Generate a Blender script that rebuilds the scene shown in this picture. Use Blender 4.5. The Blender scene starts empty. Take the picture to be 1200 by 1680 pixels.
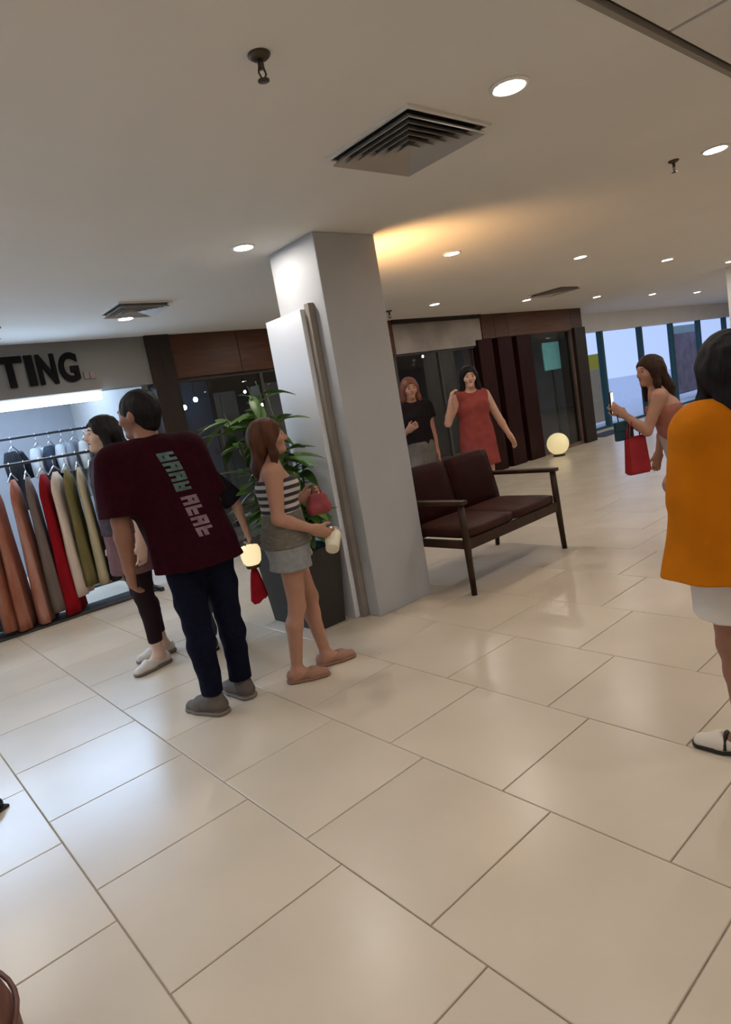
import bpy, bmesh, math, random
import numpy as np
from mathutils import Vector, Matrix, noise

random.seed(7)
rng = np.random.default_rng(7)
scene = bpy.context.scene
COL = scene.collection

# ------------------------------------------------------------------ camera
CAM_H = 1.436
HEAD = math.radians(39.5)            # heading: to the right of the room's y axis
PITCH = math.radians(9.27)           # looking down
ROLL = math.radians(10.02)
fw = Vector((math.sin(HEAD) * math.cos(PITCH), math.cos(HEAD) * math.cos(PITCH), -math.sin(PITCH)))
r0 = Vector((math.cos(HEAD), -math.sin(HEAD), 0))
d0 = fw.cross(r0)
CX = r0 * math.cos(ROLL) + d0 * math.sin(ROLL)
CY = -r0 * math.sin(ROLL) + d0 * math.cos(ROLL)
cam_data = bpy.data.cameras.new('camera')
cam_data.sensor_fit = 'VERTICAL'
cam_data.sensor_height = 36.0
cam_data.lens = 36.0 * 1048.0 / 1680.0
cam_data.clip_start = 0.05
cam = bpy.data.objects.new('camera', cam_data)
COL.objects.link(cam)
m3 = Matrix((CX, -CY, -fw)).transposed()
cam.matrix_world = Matrix.Translation((0, 0, CAM_H)) @ m3.to_4x4()
scene.camera = cam

# ------------------------------------------------------------------ world / exposure
world = bpy.data.worlds.new('daylight')
scene.world = world
world.use_nodes = True
bg = world.node_tree.nodes['Background']
bg.inputs[0].default_value = (0.50, 0.62, 1.0, 1)
bg.inputs[1].default_value = 1.35
scene.view_settings.view_transform = 'Standard'
scene.view_settings.look = 'None'
scene.view_settings.exposure = 0.0
scene.view_settings.gamma = 1.0
scene.view_settings.use_curve_mapping = False
LAMP_L = 235.0                        # radiance of the downlight lenses

# ------------------------------------------------------------------ helpers
H = 2.56                             # ceiling height
WY = 6.70                            # shop front plane


def mat(name, col, rough=0.6, var=0.0, scale=8.0, bump=0.0, metal=0.0, emit=None, estr=0.0, coat=0.0,
        spec=0.3, rand=0.0, stretch=None, col2=None, sheen=0.0):
    if rough >= 0.8: spec = 0.08
    m = bpy.data.materials.new(name)
    m.use_nodes = True
    nt = m.node_tree
    b = nt.nodes['Principled BSDF']
    b.inputs['Base Color'].default_value = (*col, 1)
    b.inputs['Roughness'].default_value = rough
    b.inputs['Metallic'].default_value = metal
    b.inputs['Specular IOR Level'].default_value = spec
    b.inputs['Coat Weight'].default_value = coat
    if sheen:
        b.inputs['Sheen Weight'].default_value = sheen
    if emit:
        b.inputs['Emission Color'].default_value = (*emit, 1)
        b.inputs['Emission Strength'].default_value = estr
    tc = nt.nodes.new('ShaderNodeTexCoord')
    mp = nt.nodes.new('ShaderNodeMapping')
    nt.links.new(tc.outputs['Object'], mp.inputs[0])
    if stretch:
        mp.inputs['Scale'].default_value = stretch
    last = None
    if var > 0 or col2:
        n = nt.nodes.new('ShaderNodeTexNoise')
        n.inputs['Scale'].default_value = scale
        n.inputs['Detail'].default_value = 4
        nt.links.new(mp.outputs[0], n.inputs['Vector'])
        r = nt.nodes.new('ShaderNodeValToRGB')
        c2 = col2 if col2 else tuple(min(1, c * (1 + var)) for c in col)
        c1 = col if col2 else tuple(c * (1 - var) for c in col)
        r.color_ramp.elements[0].color = (*c1, 1)
        r.color_ramp.elements[1].color = (*c2, 1)
        r.color_ramp.elements[0].position = 0.3
        r.color_ramp.elements[1].position = 0.7
        nt.links.new(n.outputs['Fac'], r.inputs[0])
        last = r.outputs[0]
        if rand > 0:
            oi = nt.nodes.new('ShaderNodeObjectInfo')
            mr = nt.nodes.new('ShaderNodeMapRange')
            mr.inputs['To Min'].default_value = 1 - rand
            mr.inputs['To Max'].default_value = 1 + rand
            nt.links.new(oi.outputs['Random'], mr.inputs[0])
            mx = nt.nodes.new('ShaderNodeVectorMath')
            mx.operation = 'SCALE'
            nt.links.new(last, mx.inputs[0])
            nt.links.new(mr.outputs[0], mx.inputs['Scale'])
            last = mx.outputs[0]
        nt.links.new(last, b.inputs['Base Color'])
    if bump > 0:
        n2 = nt.nodes.new('ShaderNodeTexNoise')
        n2.inputs['Scale'].default_value = scale * 4
        nt.links.new(mp.outputs[0], n2.inputs['Vector'])
        bp = nt.nodes.new('ShaderNodeBump')
        bp.inputs['Strength'].default_value = bump
        bp.inputs['Distance'].default_value = 0.01
        nt.links.new(n2.outputs['Fac'], bp.inputs['Height'])
        nt.links.new(bp.outputs[0], b.inputs['Normal'])
    return m


def glass_mat(name, tint, ior=1.5, rough=0.0):
    m = bpy.data.materials.new(name)
    m.use_nodes = True
    nt = m.node_tree
    nt.nodes.clear()
    o = nt.nodes.new('ShaderNodeOutputMaterial')
    mx = nt.nodes.new('ShaderNodeMixShader')
    t = nt.nodes.new('ShaderNodeBsdfTransparent')
    t.inputs[0].default_value = (*tint, 1)
    g = nt.nodes.new('ShaderNodeBsdfGlossy')
    g.inputs['Roughness'].default_value = rough
    lw = nt.nodes.new('ShaderNodeLayerWeight')
    lw.inputs[0].default_value = 0.5
    pw = nt.nodes.new('ShaderNodeMath'); pw.operation = 'POWER'; pw.inputs[1].default_value = 4.0
    nt.links.new(lw.outputs['Facing'], pw.inputs[0])
    f = nt.nodes.new('ShaderNodeMath'); f.operation = 'MULTIPLY_ADD'
    f.inputs[1].default_value = 0.55; f.inputs[2].default_value = 0.04 * ior / 1.5
    nt.links.new(pw.outputs[0], f.inputs[0])
    nt.links.new(f.outputs[0], mx.inputs[0])
    nt.links.new(t.outputs[0], mx.inputs[1])
    nt.links.new(g.outputs[0], mx.inputs[2])
    nt.links.new(mx.outputs[0], o.inputs[0])
    return m


def stripes_mat(name, c1, c2, period, duty=0.5, rough=0.8, axis='Z'):
    m = bpy.data.materials.new(name)
    m.use_nodes = True
    nt = m.node_tree
    b = nt.nodes['Principled BSDF']
    b.inputs['Roughness'].default_value = rough
    tc = nt.nodes.new('ShaderNodeTexCoord')
    sp = nt.nodes.new('ShaderNodeSeparateXYZ')
    nt.links.new(tc.outputs['Object'], sp.inputs[0])
    d = nt.nodes.new('ShaderNodeMath'); d.operation = 'DIVIDE'; d.inputs[1].default_value = period
    nt.links.new(sp.outputs[axis], d.inputs[0])
    fr = nt.nodes.new('ShaderNodeMath'); fr.operation = 'FRACT'
    nt.links.new(d.outputs[0], fr.inputs[0])
    lt = nt.nodes.new('ShaderNodeMath'); lt.operation = 'LESS_THAN'; lt.inputs[1].default_value = duty
    nt.links.new(fr.outputs[0], lt.inputs[0])
    mx = nt.nodes.new('ShaderNodeMix'); mx.data_type = 'RGBA'
    mx.inputs[6].default_value = (*c2, 1)
    mx.inputs[7].default_value = (*c1, 1)
    nt.links.new(lt.outputs[0], mx.inputs[0])
    nt.links.new(mx.outputs[2], b.inputs['Base Color'])
    return m


def tag(o, label=None, cat=None, group=None, kind=None):
    if label: o['label'] = label
    if cat: o['category'] = cat
    if group: o['group'] = group
    if kind: o['kind'] = kind
    return o


def empty(name, loc=(0, 0, 0), rz=0.0):
    o = bpy.data.objects.new(name, None)
    COL.objects.link(o)
    o.location = loc
    o.rotation_euler = (0, 0, rz)
    o.empty_display_size = 0.1
    return o


def link(name, me, m=None, parent=None, loc=None, rot=None):
    o = bpy.data.objects.new(name, me)
    COL.objects.link(o)
    if m and not me.materials:
        me.materials.append(m)
    if parent: o.parent = parent
    if loc is not None: o.location = loc
    if rot is not None: o.rotation_euler = rot
    return o


class MB:
    """collects closed shapes for ONE part"""
    def __init__(s):
        s.v = []; s.f = []

    def add(s, vs, fs):
        n = len(s.v)
        s.v += [tuple(v) for v in vs]
        s.f += [tuple(i + n for i in f) for f in fs]
        return s

    def box(s, x0, y0, z0, x1, y1, z1, c=0.0):
        """box, chamfered by c on all edges"""
        if c <= 0:
            vs = [(x, y, z) for z in (z0, z1) for y in (y0, y1) for x in (x0, x1)]
            fs = [(0, 2, 3, 1), (4, 5, 7, 6), (0, 1, 5, 4), (2, 6, 7, 3), (0, 4, 6, 2), (1, 3, 7, 5)]
            return s.add(vs, fs)
        bm = bmesh.new()
        bmesh.ops.create_cube(bm, size=1.0)
        for v in bm.verts:
            v.co = Vector((x0 + (v.co.x + .5) * (x1 - x0), y0 + (v.co.y + .5) * (y1 - y0), z0 + (v.co.z + .5) * (z1 - z0)))
        bmesh.ops.bevel(bm, geom=bm.edges[:], offset=c, segments=2, profile=0.6, affect='EDGES')
        bm.verts.index_update()
        s.add([v.co[:] for v in bm.verts], [[v.index for v in f.verts] for f in bm.faces])
        bm.free()
        return s

    def tube(s, pts, rad, seg=10, cap=True):
        pts = [Vector(p) for p in pts]
        if not hasattr(rad, '__len__'): rad = [rad] * len(pts)
        vs = []; fs = []
        up = None
        for i, p in enumerate(pts):
            a = pts[max(0, i - 1)]; b = pts[min(len(pts) - 1, i + 1)]
            t = (b - a).normalized()
            if up is None:
                up = t.orthogonal().normalized()
            up = (up - t * up.dot(t)).normalized()
            sd = t.cross(up)
            for k in range(seg):
                an = 2 * math.pi * k / seg
                vs.append(p + (up * math.cos(an) + sd * math.sin(an)) * rad[i])
        for i in range(len(pts) - 1):
            for k in range(seg):
                k2 = (k + 1) % seg
                fs.append((i * seg + k, i * seg + k2, (i + 1) * seg + k2, (i + 1) * seg + k))
        if cap:
            fs.append(tuple(range(seg - 1, -1, -1)))
            fs.append(tuple((len(pts) - 1) * seg + k for k in range(seg)))
        return s.add(vs, fs)

    def lathe(s, prof, seg=24, c=(0, 0, 0)):
        vs = []; fs = []
        for r, z in prof:
            for k in range(seg):
                an = 2 * math.pi * k / seg
                vs.append((c[0] + r * math.cos(an), c[1] + r * math.sin(an), c[2] + z))
        for i in range(len(prof) - 1):
            for k in range(seg):
                k2 = (k + 1) % seg
                fs.append((i * seg + k, i * seg + k2, (i + 1) * seg + k2, (i + 1) * seg + k))
        if prof[0][0] > 1e-6: fs.append(tuple(range(seg - 1, -1, -1)))
        if prof[-1][0] > 1e-6: fs.append(tuple((len(prof) - 1) * seg + k for k in range(seg)))
        return s.add(vs, fs)

    def mesh(s, name, smooth=False):
        me = bpy.data.meshes.new(name)
        me.from_pydata(s.v, [], s.f)
        me.update()
        if smooth:
            me.polygons.foreach_set('use_smooth', [True] * len(me.polygons))
        return me

    def build(s, name, m, parent=None, smooth=False, loc=None, rot=None):
        return link(name, s.mesh(name, smooth), m, parent, loc, rot)


def struct(name, o):
    o.name = name
    o['kind'] = 'structure'
    return o


def ray(px, py):
    return CX * ((px - 600) / 1048.0) + CY * ((py - 840) / 1048.0) + fw


CAMP = Vector((0, 0, CAM_H))


def on_y(px, py, y):
    """the point of the plane y = const seen at a photograph position"""
    r = ray(px, py)
    return CAMP + r * (y / r.y)


# ------------------------------------------------------------------ materials
M = {}
M['tile'] = mat('floor_tile', (0.575, 0.50, 0.40), 0.27, var=0.05, scale=2.2, rand=0.03, spec=0.45)
M['grout'] = mat('grout', (0.38, 0.325, 0.265), 0.85, var=0.15, scale=30)
M['ceil'] = mat('ceiling_paint', (0.72, 0.69, 0.645), 0.85, var=0.02, scale=1.5)
M['ceilp'] = mat('ceiling_panel_paint', (0.66, 0.63, 0.60), 0.8, var=0.03, scale=3)
M['gap'] = mat('shadow_gap', (0.30, 0.27, 0.24), 0.9)
M['white'] = mat('white_paint', (0.74, 0.73, 0.72), 0.7, var=0.03, scale=2)
M['column'] = mat('column_paint', (0.43, 0.435, 0.45), 0.55, var=0.04, scale=3)
M['panelw'] = mat('white_laminate', (0.80, 0.82, 0.88), 0.35, var=0.02, scale=3)
M['taupe'] = mat('taupe_metal', (0.27, 0.235, 0.205), 0.5, var=0.08, scale=6)
M['beige'] = mat('beige_fascia', (0.20, 0.185, 0.165), 0.7, var=0.04, scale=3)
M['wood'] = mat('brown_veneer', (0.075, 0.028, 0.014), 0.45, var=0.25, scale=3.0, stretch=(1, 1, 9))
M['wood2'] = mat('reddish_veneer', (0.10, 0.042, 0.024), 0.45, var=0.25, scale=3.0, stretch=(1, 1, 9))
M['darkwood'] = mat('dark_stained_wood', (0.018, 0.010, 0.007), 0.5, var=0.3, scale=4, stretch=(6, 6, 1))
M['maroonfin'] = mat('dark_maroon_panel', (0.020, 0.004, 0.004), 0.5, spec=0.12, var=0.3, scale=4, stretch=(6, 6, 1))
M['finedge'] = mat('brown_edge', (0.17, 0.105, 0.085), 0.5, var=0.2, scale=5)
M['benchwood'] = mat('bench_wood', (0.034, 0.015, 0.007), 0.45, var=0.3, scale=5, stretch=(3, 3, 1))
M['burgundy'] = mat('burgundy_leatherette', (0.020, 0.002, 0.002), 0.55, spec=0.10, var=0.2, scale=7, bump=0.15)
M['seatbrown'] = mat('seat_brown', (0.042, 0.014, 0.011), 0.55, spec=0.15, var=0.2, scale=7, bump=0.15)
M['marble'] = mat('grey_sign_board', (0.30, 0.265, 0.24), 0.5, var=0.25, scale=2.2)
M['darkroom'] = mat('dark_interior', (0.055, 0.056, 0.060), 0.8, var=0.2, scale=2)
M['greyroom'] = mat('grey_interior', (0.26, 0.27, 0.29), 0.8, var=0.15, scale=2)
M['bluepanel'] = mat('dark_blue_panel', (0.035, 0.06, 0.115), 0.5, var=0.2, scale=2)
M['glass'] = glass_mat('shop_glass', (0.86, 0.88, 0.88))
M['winglass'] = glass_mat('window_glass', (0.92, 0.95, 0.96), 1.3)
M['teal'] = mat('teal_frame', (0.025, 0.085, 0.105), 0.4)
M['lamp'] = mat('lamp_lens', (0.9, 0.9, 0.9), 0.5, emit=(1.0, 0.925, 0.84), estr=LAMP_L)
M['trim'] = mat('lamp_trim', (0.8, 0.78, 0.75), 0.4)
M['cold'] = mat('cold_light', (0.9, 0.9, 0.9), 0.5, emit=(0.47, 0.69, 1.0), estr=29.0)
M['bulb'] = mat('bulb_glow', (0.9, 0.9, 0.9), 0.5, emit=(0.85, 0.93, 1.0), estr=14.0)
M['globe'] = mat('globe_glow', (0.60, 0.54, 0.36), 0.4, emit=(1.0, 0.80, 0.40), estr=0.55)
M['lantern'] = mat('lantern_glow', (0.85, 0.75, 0.5), 0.5, emit=(1.0, 0.80, 0.46), estr=0.85)
M['dim'] = mat('dim_fill_light', (0.9, 0.9, 0.9), 0.5, emit=(0.85, 0.93, 1.0), estr=16.0)
M['black'] = mat('black_metal', (0.012, 0.012, 0.013), 0.4)
M['darkgrey'] = mat('dark_grey', (0.05, 0.048, 0.045), 0.6, var=0.1)
M['louver'] = mat('louver_paint', (0.42, 0.39, 0.355), 0.5)
M['chrome'] = mat('chrome', (0.6, 0.6, 0.62), 0.2, metal=1.0)
M['bronze'] = mat('sprinkler_metal', (0.08, 0.06, 0.04), 0.4, metal=0.5)
M['planter'] = mat('planter_charcoal', (0.042, 0.038, 0.033), 0.55, var=0.12, scale=5)
M['soil'] = mat('soil', (0.03, 0.02, 0.012), 0.95, var=0.4, scale=40)
M['leaf'] = mat('leaf_green', (0.07, 0.15, 0.028), 0.45, var=0.4, scale=9, rand=0.35)
M['stem'] = mat('stem_green', (0.06, 0.09, 0.025), 0.6, var=0.2)
M['shopwall'] = mat('shop_wall_cool', (0.21, 0.20, 0.205), 0.75, var=0.03)
M['shopside'] = mat('shop_side_wall', (0.32, 0.29, 0.27), 0.75, var=0.03)
M['yellow'] = mat('yellow_board', (0.55, 0.50, 0.03), 0.6)
M['tanboard'] = mat('tan_board', (0.42, 0.36, 0.26), 0.7, var=0.08)
M['mauve'] = mat('mauve_board', (0.26, 0.20, 0.27), 0.7, var=0.5, scale=3)
M['pave'] = mat('outdoor_paving', (0.62, 0.66, 0.72), 0.8, var=0.1)
M['eyewhite'] = mat('eye_white', (0.7, 0.68, 0.65), 0.3)
M['iris'] = mat('iris_dark', (0.015, 0.01, 0.008), 0.2)
M['lips'] = mat('lips', (0.36, 0.09, 0.08), 0.5)
M['brow'] = mat('brow_hair', (0.02, 0.014, 0.011), 0.8)

# ================================================================== STRUCTURE
# ---- floor: grout bed with single tiles laid in a third-offset running bond
T = 0.60
TV0 = 0.380          # x of a joint line running along y
TU0 = 1.622          # y of a cross joint in row 0
TPH = 0.3366
bed = MB().box(-7.0, -5.0, -0.12, 24.0, 6.62, -0.006)
bed.box(11.4, 6.62, -0.12, 24.0, 7.5, -0.006)
floor_o = struct('floor', bed.build('floor', M['grout']))


def tile_mesh():
    g = 0.0024; c = 0.002
    a = T / 2 - g
    b = a - c
    vs = [(-a, -a, -0.006), (a, -a, -0.006), (a, a, -0.006), (-a, a, -0.006),
          (-a, -a, -c), (a, -a, -c), (a, a, -c), (-a, a, -c),
          (-b, -b, 0), (b, -b, 0), (b, b, 0), (-b, b, 0)]
    fs = [(8, 9, 10, 11)]
    for k in range(4):
        k2 = (k + 1) % 4
        fs.append((k, k2, 4 + k2, 4 + k)); fs.append((4 + k, 4 + k2, 8 + k2, 8 + k))
    return vs, fs


tv, tf = tile_mesh()
tme = MB().add(tv, tf).mesh('tile')
tme.materials.append(M['tile'])
tiles = []
for i in range(-12, 40):
    cx = TV0 + T * (i + 0.5)
    for j in range(-14, 14):
        cy = TU0 + T * (i * TPH % 1.0 + j + 0.5)
        if cx - T / 2 < -6.9 or cx + T / 2 > 24.0 or cy - T / 2 < -4.9: continue
        lim = 6.62 if cx - T / 2 < 11.4 else 7.5
        if cy + T / 2 > lim + 0.45: continue
        d = Vector((cx, cy, 0)) - CAMP
        dz = d.dot(fw)
        px = py = None
        vis = False
        if dz > 0.3:
            px = 600 + 1048 * d.dot(CX) / dz; py = 840 + 1048 * d.dot(CY) / dz
            vis = -350 < px < 1550 and -100 < py < 2200
        tiles.append((0 if vis else 1, d.length, cx, cy))
tiles.sort()
rest = MB()
for n, (v, dist, cx, cy) in enumerate(tiles):
    if v == 0 and n < 290:
        link('floor_tile', tme, None, floor_o, (cx, cy, 0))
    else:
        rest.add([(x + cx, y + cy, z) for x, y, z in tv], tf)
ro = rest.build('floor_tile_field', M['tile'], floor_o)
ro['kind'] = 'stuff'

# ---- ceiling
ce = MB().box(-7.0, 1.10, H, 24.0, WY + 0.9, H + 0.12)
ceiling = struct('ceiling', ce.build('ceiling', M['ceil']))
MB().box(-7.0, -5.0, H + 0.03, 24.0, 1.10, H + 0.12).build('ceiling_backing', M['gap'], ceiling)
pm = MB().box(-0.59, -0.59, 0, 0.59, 0.59, 0.028, 0.004).mesh('ceiling_panel')
pm.materials.append(M['ceilp'])
for i in range(-7, 18):
    for j in range(5):
        link('ceiling_panel', pm, None, ceiling, (2.67 + 0.6 + 1.2 * i, 1.075 - 0.6 - 1.2 * j, H))
# strip painted as the dark shadow line between plain and panelled ceiling
struct('trim_gap_shade', MB().box(-7.0, 1.088, H - 0.006, 24.0, 1.112, H + 0.02, 0.002).build('trim_gap_shade', M['gap']))

# ---- outer walls
struct('wall_back', MB().box(-7.0, -5.2, 0, 24.0, -5.0, H + .12).build('wall_back', M['white']))
struct('wall_left', MB().box(-7.2, -5.2, 0, -7.0, 11.0, H + .12).build('wall_left', M['white']))
struct('wall_right', MB().box(24.0, -5.2, 0, 24.2, 8.0, H + .12).build('wall_right', M['white']))


# ---- downlights
def downlight(loc, label, group):
    r = empty('ceiling_downlight', loc)
    tag(r, label, 'downlight', group)
    link('trim_ring', DL_RING, None, r)
    link('lens', DL_LENS, None, r)
    return r


DL_RING = MB().lathe([(0.078, 0.0), (0.078, -0.004), (0.073, -0.010), (0.061, -0.010), (0.058, -0.002)], 28).mesh('trim_ring', True)
DL_RING.materials.append(M['trim'])
DL_LENS = MB().lathe([(0.059, -0.001), (0.059, -0.006), (0.0001, -0.0075)], 28).mesh('lens')
DL_LENS.materials.append(M['lamp'])
seen = {
    (0, 0): 'large glowing recessed downlight beside the square ceiling vent',
    (1, 0): 'glowing recessed downlight at the right edge beside a small sprinkler',
    (0, 1): 'glowing recessed downlight to the left of the grey column top',
    (0, 2): 'glowing recessed downlight above the clothes shop beside the slim vent',
    (1, 1): 'glowing recessed downlight beside the orange glow on the ceiling',
    (2, 1): 'second glowing downlight right of the orange glow, in the same row',
    (3, 1): 'third glowing downlight right of the orange glow, in the same row',
    (4, 1): 'glowing downlight cut by the right edge at the far white column',
    (2, 2): 'glowing downlight above the grey sign board of the dark shop',
    (3, 2): 'glowing downlight above the dark maroon panels of the shop front',
    (4, 2): 'glowing downlight above the dark corner post of the shop front',
    (5, 2): 'far glowing downlight above the daylight windows, left of two',
    (6, 2): 'far glowing downlight above the daylight windows, right of two',
}
for i in range(-3, 9):
    for j in range(-2, 3):
        x = 2.38 + 2.03 * i; y = 1.56 + 2.075 * j
        lb = seen.get((i, j), 'round recessed ceiling downlight outside the photographed view')
        if (i, j) == (1, 2): lb = 'recessed ceiling downlight hidden behind the grey column'
        downlight((x, y, H), lb, 'recessed ceiling downlights')


# ---- square four-way air diffusers
def diffuser(cx, cy, size, label, rings=6):
    r = empty('air_vent', (cx, cy, H))
    tag(r, label, 'air vent', 'square ceiling vents')
    s = size / 2
    MB().box(-s, -s, -0.0045, s, s, -0.0005).build('backing', M['black'], r)
    f = MB()
    w = 0.016
    for (a, b, c, d) in ((-s - w, -s - w, s + w, -s), (-s - w, s, s + w, s + w), (-s - w, -s, -s, s), (s, -s, s + w, s)):
        f.box(a, b, -0.012, c, d, 0)
    f.build('frame', M['ceil'], r)
    for k in range(rings):
        o = s * (1 - k / rings) - 0.004          # lower, outer edge
        i_ = max(0.004, o - s / rings * 0.86)    # upper, inner edge
        zo, zi, t = -0.040, -0.006, 0.003
        vs = []
        for (q, z) in ((o, zo), (i_, zi), (i_, zi + t), (o, zo + t)):
            vs += [(-q, -q, z), (q, -q, z), (q, q, z), (-q, q, z)]
        fs = []
        for lv in range(4):
            l2 = (lv + 1) % 4
            for k2 in range(4):
                k3 = (k2 + 1) % 4
                fs.append((lv * 4 + k2, lv * 4 + k3, l2 * 4 + k3, l2 * 4 + k2))
        MB().add(vs, fs).build('louver', M['louver'], r)
    return r


diffuser(2.33, 2.08, 0.50, 'large square ceiling vent with dark angled slats above the room')
diffuser(2.31, 5.30, 0.42, 'slim looking dark ceiling vent above the clothes shop')
diffuser(8.35, 5.15, 0.50, 'faint far ceiling vent above the maroon panels')


# ---- sprinklers
def sprinkler(x, y, s, label):
    r = empty('fire_sprinkler', (x, y, H))
    tag(r, label, 'sprinkler', 'ceiling sprinklers')
    MB().lathe([(0.042 * s, 0), (0.042 * s, -0.006 * s), (0.03 * s, -0.016 * s), (0.018 * s, -0.02 * s)], 20).build('escutcheon', M['bronze'], r, True)
    b = MB().tube([(0, 0, -0.016 * s), (0, 0, -0.05 * s)], 0.012 * s, 10)
    b.tube([(0.010 * s, 0, -0.045 * s), (0.016 * s, 0, -0.065 * s), (0.004 * s, 0, -0.088 * s)], 0.004 * s, 6)
    b.tube([(-0.010 * s, 0, -0.045 * s), (-0.016 * s, 0, -0.065 * s), (-0.004 * s, 0, -0.088 * s)], 0.004 * s, 6)
    b.build('frame', M['bronze'], r, True)
    MB().lathe([(0.004 * s, -0.086 * s), (0.022 * s, -0.088 * s), (0.022 * s, -0.092 * s), (0.004 * s, -0.094 * s)], 14).build('deflector', M['bronze'], r)


sprinkler(1.34, 1.75, 0.85, 'dark pendent fire sprinkler in the open ceiling at upper left')
sprinkler(4.31, 1.76, 0.75, 'small dark sprinkler near the downlight at the right edge')
sprinkler(5.90, 6.0, 1.0, 'tiny dark sprinkler just right of the grey column')
sprinkler(1.36, 5.85, 1.0, 'tiny dark sprinkler at the left edge above the shop sign')

# ---- the square column with its lit side board
col_o = struct('wall_column', MB().box(2.68, 3.29, 0, 3.205, 3.80, H, 0.006).build('wall_column', M['column']))
bd = empty('side_board', (2.64, 3.85, 0))
tag(bd, 'tall white board with a taupe edge strip beside the grey column', 'board')
MB().box(-0.045, -0.40, 0.0, 0.036, 0.02, 2.12, 0.004).build('panel', M['panelw'], bd)
MB().box(-0.010, -0.450, 0.0, 0.037, -0.402, 2.15, 0.004).build('edge_strip', M['taupe'], bd)

# warm uplight on the hidden face of the column
sc_o = empty('wall_sconce', (3.205, 3.55, 1.78))
tag(sc_o, 'warm uplighter on the far side of the grey column lighting the ceiling', 'wall lamp')
MB().lathe([(0.02, 0.0), (0.055, 0.03), (0.06, 0.12), (0.055, 0.12), (0.048, 0.03)], 18, (0.07, 0, 0)).build('shade', M['bronze'], sc_o, True)
MB().box(0.001, -0.04, 0.0, 0.016, 0.04, 0.10, 0.003).build('wall_plate', M['bronze'], sc_o)
ld = bpy.data.lights.new('sconce_light', 'SPOT')
ld.energy = 70
ld.color = (1.0, 0.56, 0.22)
ld.spot_size = math.radians(118)
ld.spot_blend = 0.8
ld.shadow_soft_size = 0.04
lo = bpy.data.objects.new('sconce_light', ld)
COL.objects.link(lo)
lo.parent = sc_o
lo.location = (0.09, 0, 0.16)
lo.rotation_euler = (math.pi, math.radians(38), 0)

# far white column at the right edge
struct('wall_column_far', MB().box(11.2, 3.0, 0, 11.8, 3.95, H, 0.006).build('wall_column_far', M['white']))

# ================================================================== SHOP FRONTS
# ---- clothes shop at the left (opening under a beige fascia)
struct('wall_fascia', MB().box(-7.0, WY, 2.06, 2.93, WY + 0.16, H).build('wall_fascia', M['beige']))
struct('wall_shop_back', MB().box(-7.0, 9.4, 0, 2.93, 9.5, H).build('wall_shop_back', M['shopwall']))
struct('floor_shop', MB().box(-7.0, 6.62, -0.12, 3.0, 9.5, -0.002).build('floor_shop', M['tile']))
struct('wall_shop_side', MB().box(2.86, WY + 0.16, 0, 2.93, 9.4, H).build('wall_shop_side', M['shopside']))
struct('ceiling_shop', MB().box(-7.0, 7.6, H, 3.0, 9.5, H + .1).build('ceiling_shop', M['white']))
# LED bar below the fascia
lb = empty('light_bar', (0.2, WY - 0.05, 2.03))
tag(lb, 'long bright white light bar below the dark shop letters', 'light')
MB().box(-3.5, -0.045, 0.0, 2.15, 0.045, 0.028, 0.004).build('housing', M['trim'], lb)
MB().box(-3.48, -0.055, -0.07, 2.13, 0.04, 0.0, 0.012).build('diffuser', M['cold'], lb)
# unseen cold panels added inside the shop for the bluish floor reflection
for k, x in enumerate((-2.6, -1.0, 0.6, 2.0)):
    p = empty('added_light_panel', (x, 8.2, H))
    tag(p, 'unseen cold light panel added in the ceiling inside the clothes shop', 'light', 'added light panels inside the clothes shop')
    MB().box(-0.62, -0.32, -0.02, 0.62, 0.32, 0.0).build('frame', M['trim'], p)
    MB().box(-0.6, -0.3, -0.026, 0.6, 0.3, -0.018).build('diffuser', M['cold'], p)


# sign letters
def letter_mesh(ch, x0, x1, z0, z1, depth):
    cu = bpy.data.curves.new('letter', 'FONT')
    cu.body = ch
    cu.extrude = 0.02
    cu.offset = 0.035
    o = bpy.data.objects.new('tmp', cu)
    COL.objects.link(o)
    dg = bpy.context.evaluated_depsgraph_get()
    me = bpy.data.meshes.new_from_object(o.evaluated_get(dg))
    bpy.data.objects.remove(o)
    co = np.array([v.co[:] for v in me.vertices])
    mn = co.min(0); mx = co.max(0)
    n = np.zeros_like(co)
    n[:, 0] = x0 + (co[:, 0] - mn[0]) / (mx[0] - mn[0]) * (x1 - x0)
    n[:, 2] = z0 + (co[:, 1] - mn[1]) / (mx[1] - mn[1]) * (z1 - z0)
    n[:, 1] = -(co[:, 2] - mn[2]) / (mx[2] - mn[2]) * depth
    me.vertices.foreach_set('co', n.ravel())
    me.materials.clear()
    me.update()
    return me


M['letter'] = mat('letter_dark', (0.009, 0.008, 0.008), 0.8)
M['letter2'] = mat('letter_mauve', (0.22, 0.17, 0.17), 0.6)
sg = empty('shop_sign', (0, WY, 0))
tag(sg, 'dark raised letters TING on the beige shop fascia', 'sign')
for ch, x0, x1 in (('T', 1.47, 1.70), ('I', 1.725, 1.795), ('N', 1.825, 1.99), ('G', 2.02, 2.20)):
    link('letter', letter_mesh(ch, x0, x1, 2.165, 2.45, 0.03), M['letter'], sg)
for x0, x1 in ((2.235, 2.285), (2.295, 2.35)):
    MB().box(x0, -0.014, 2.175, x1, 0, 2.25, 0.008).build('small_letter', M['letter2'], sg)

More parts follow.
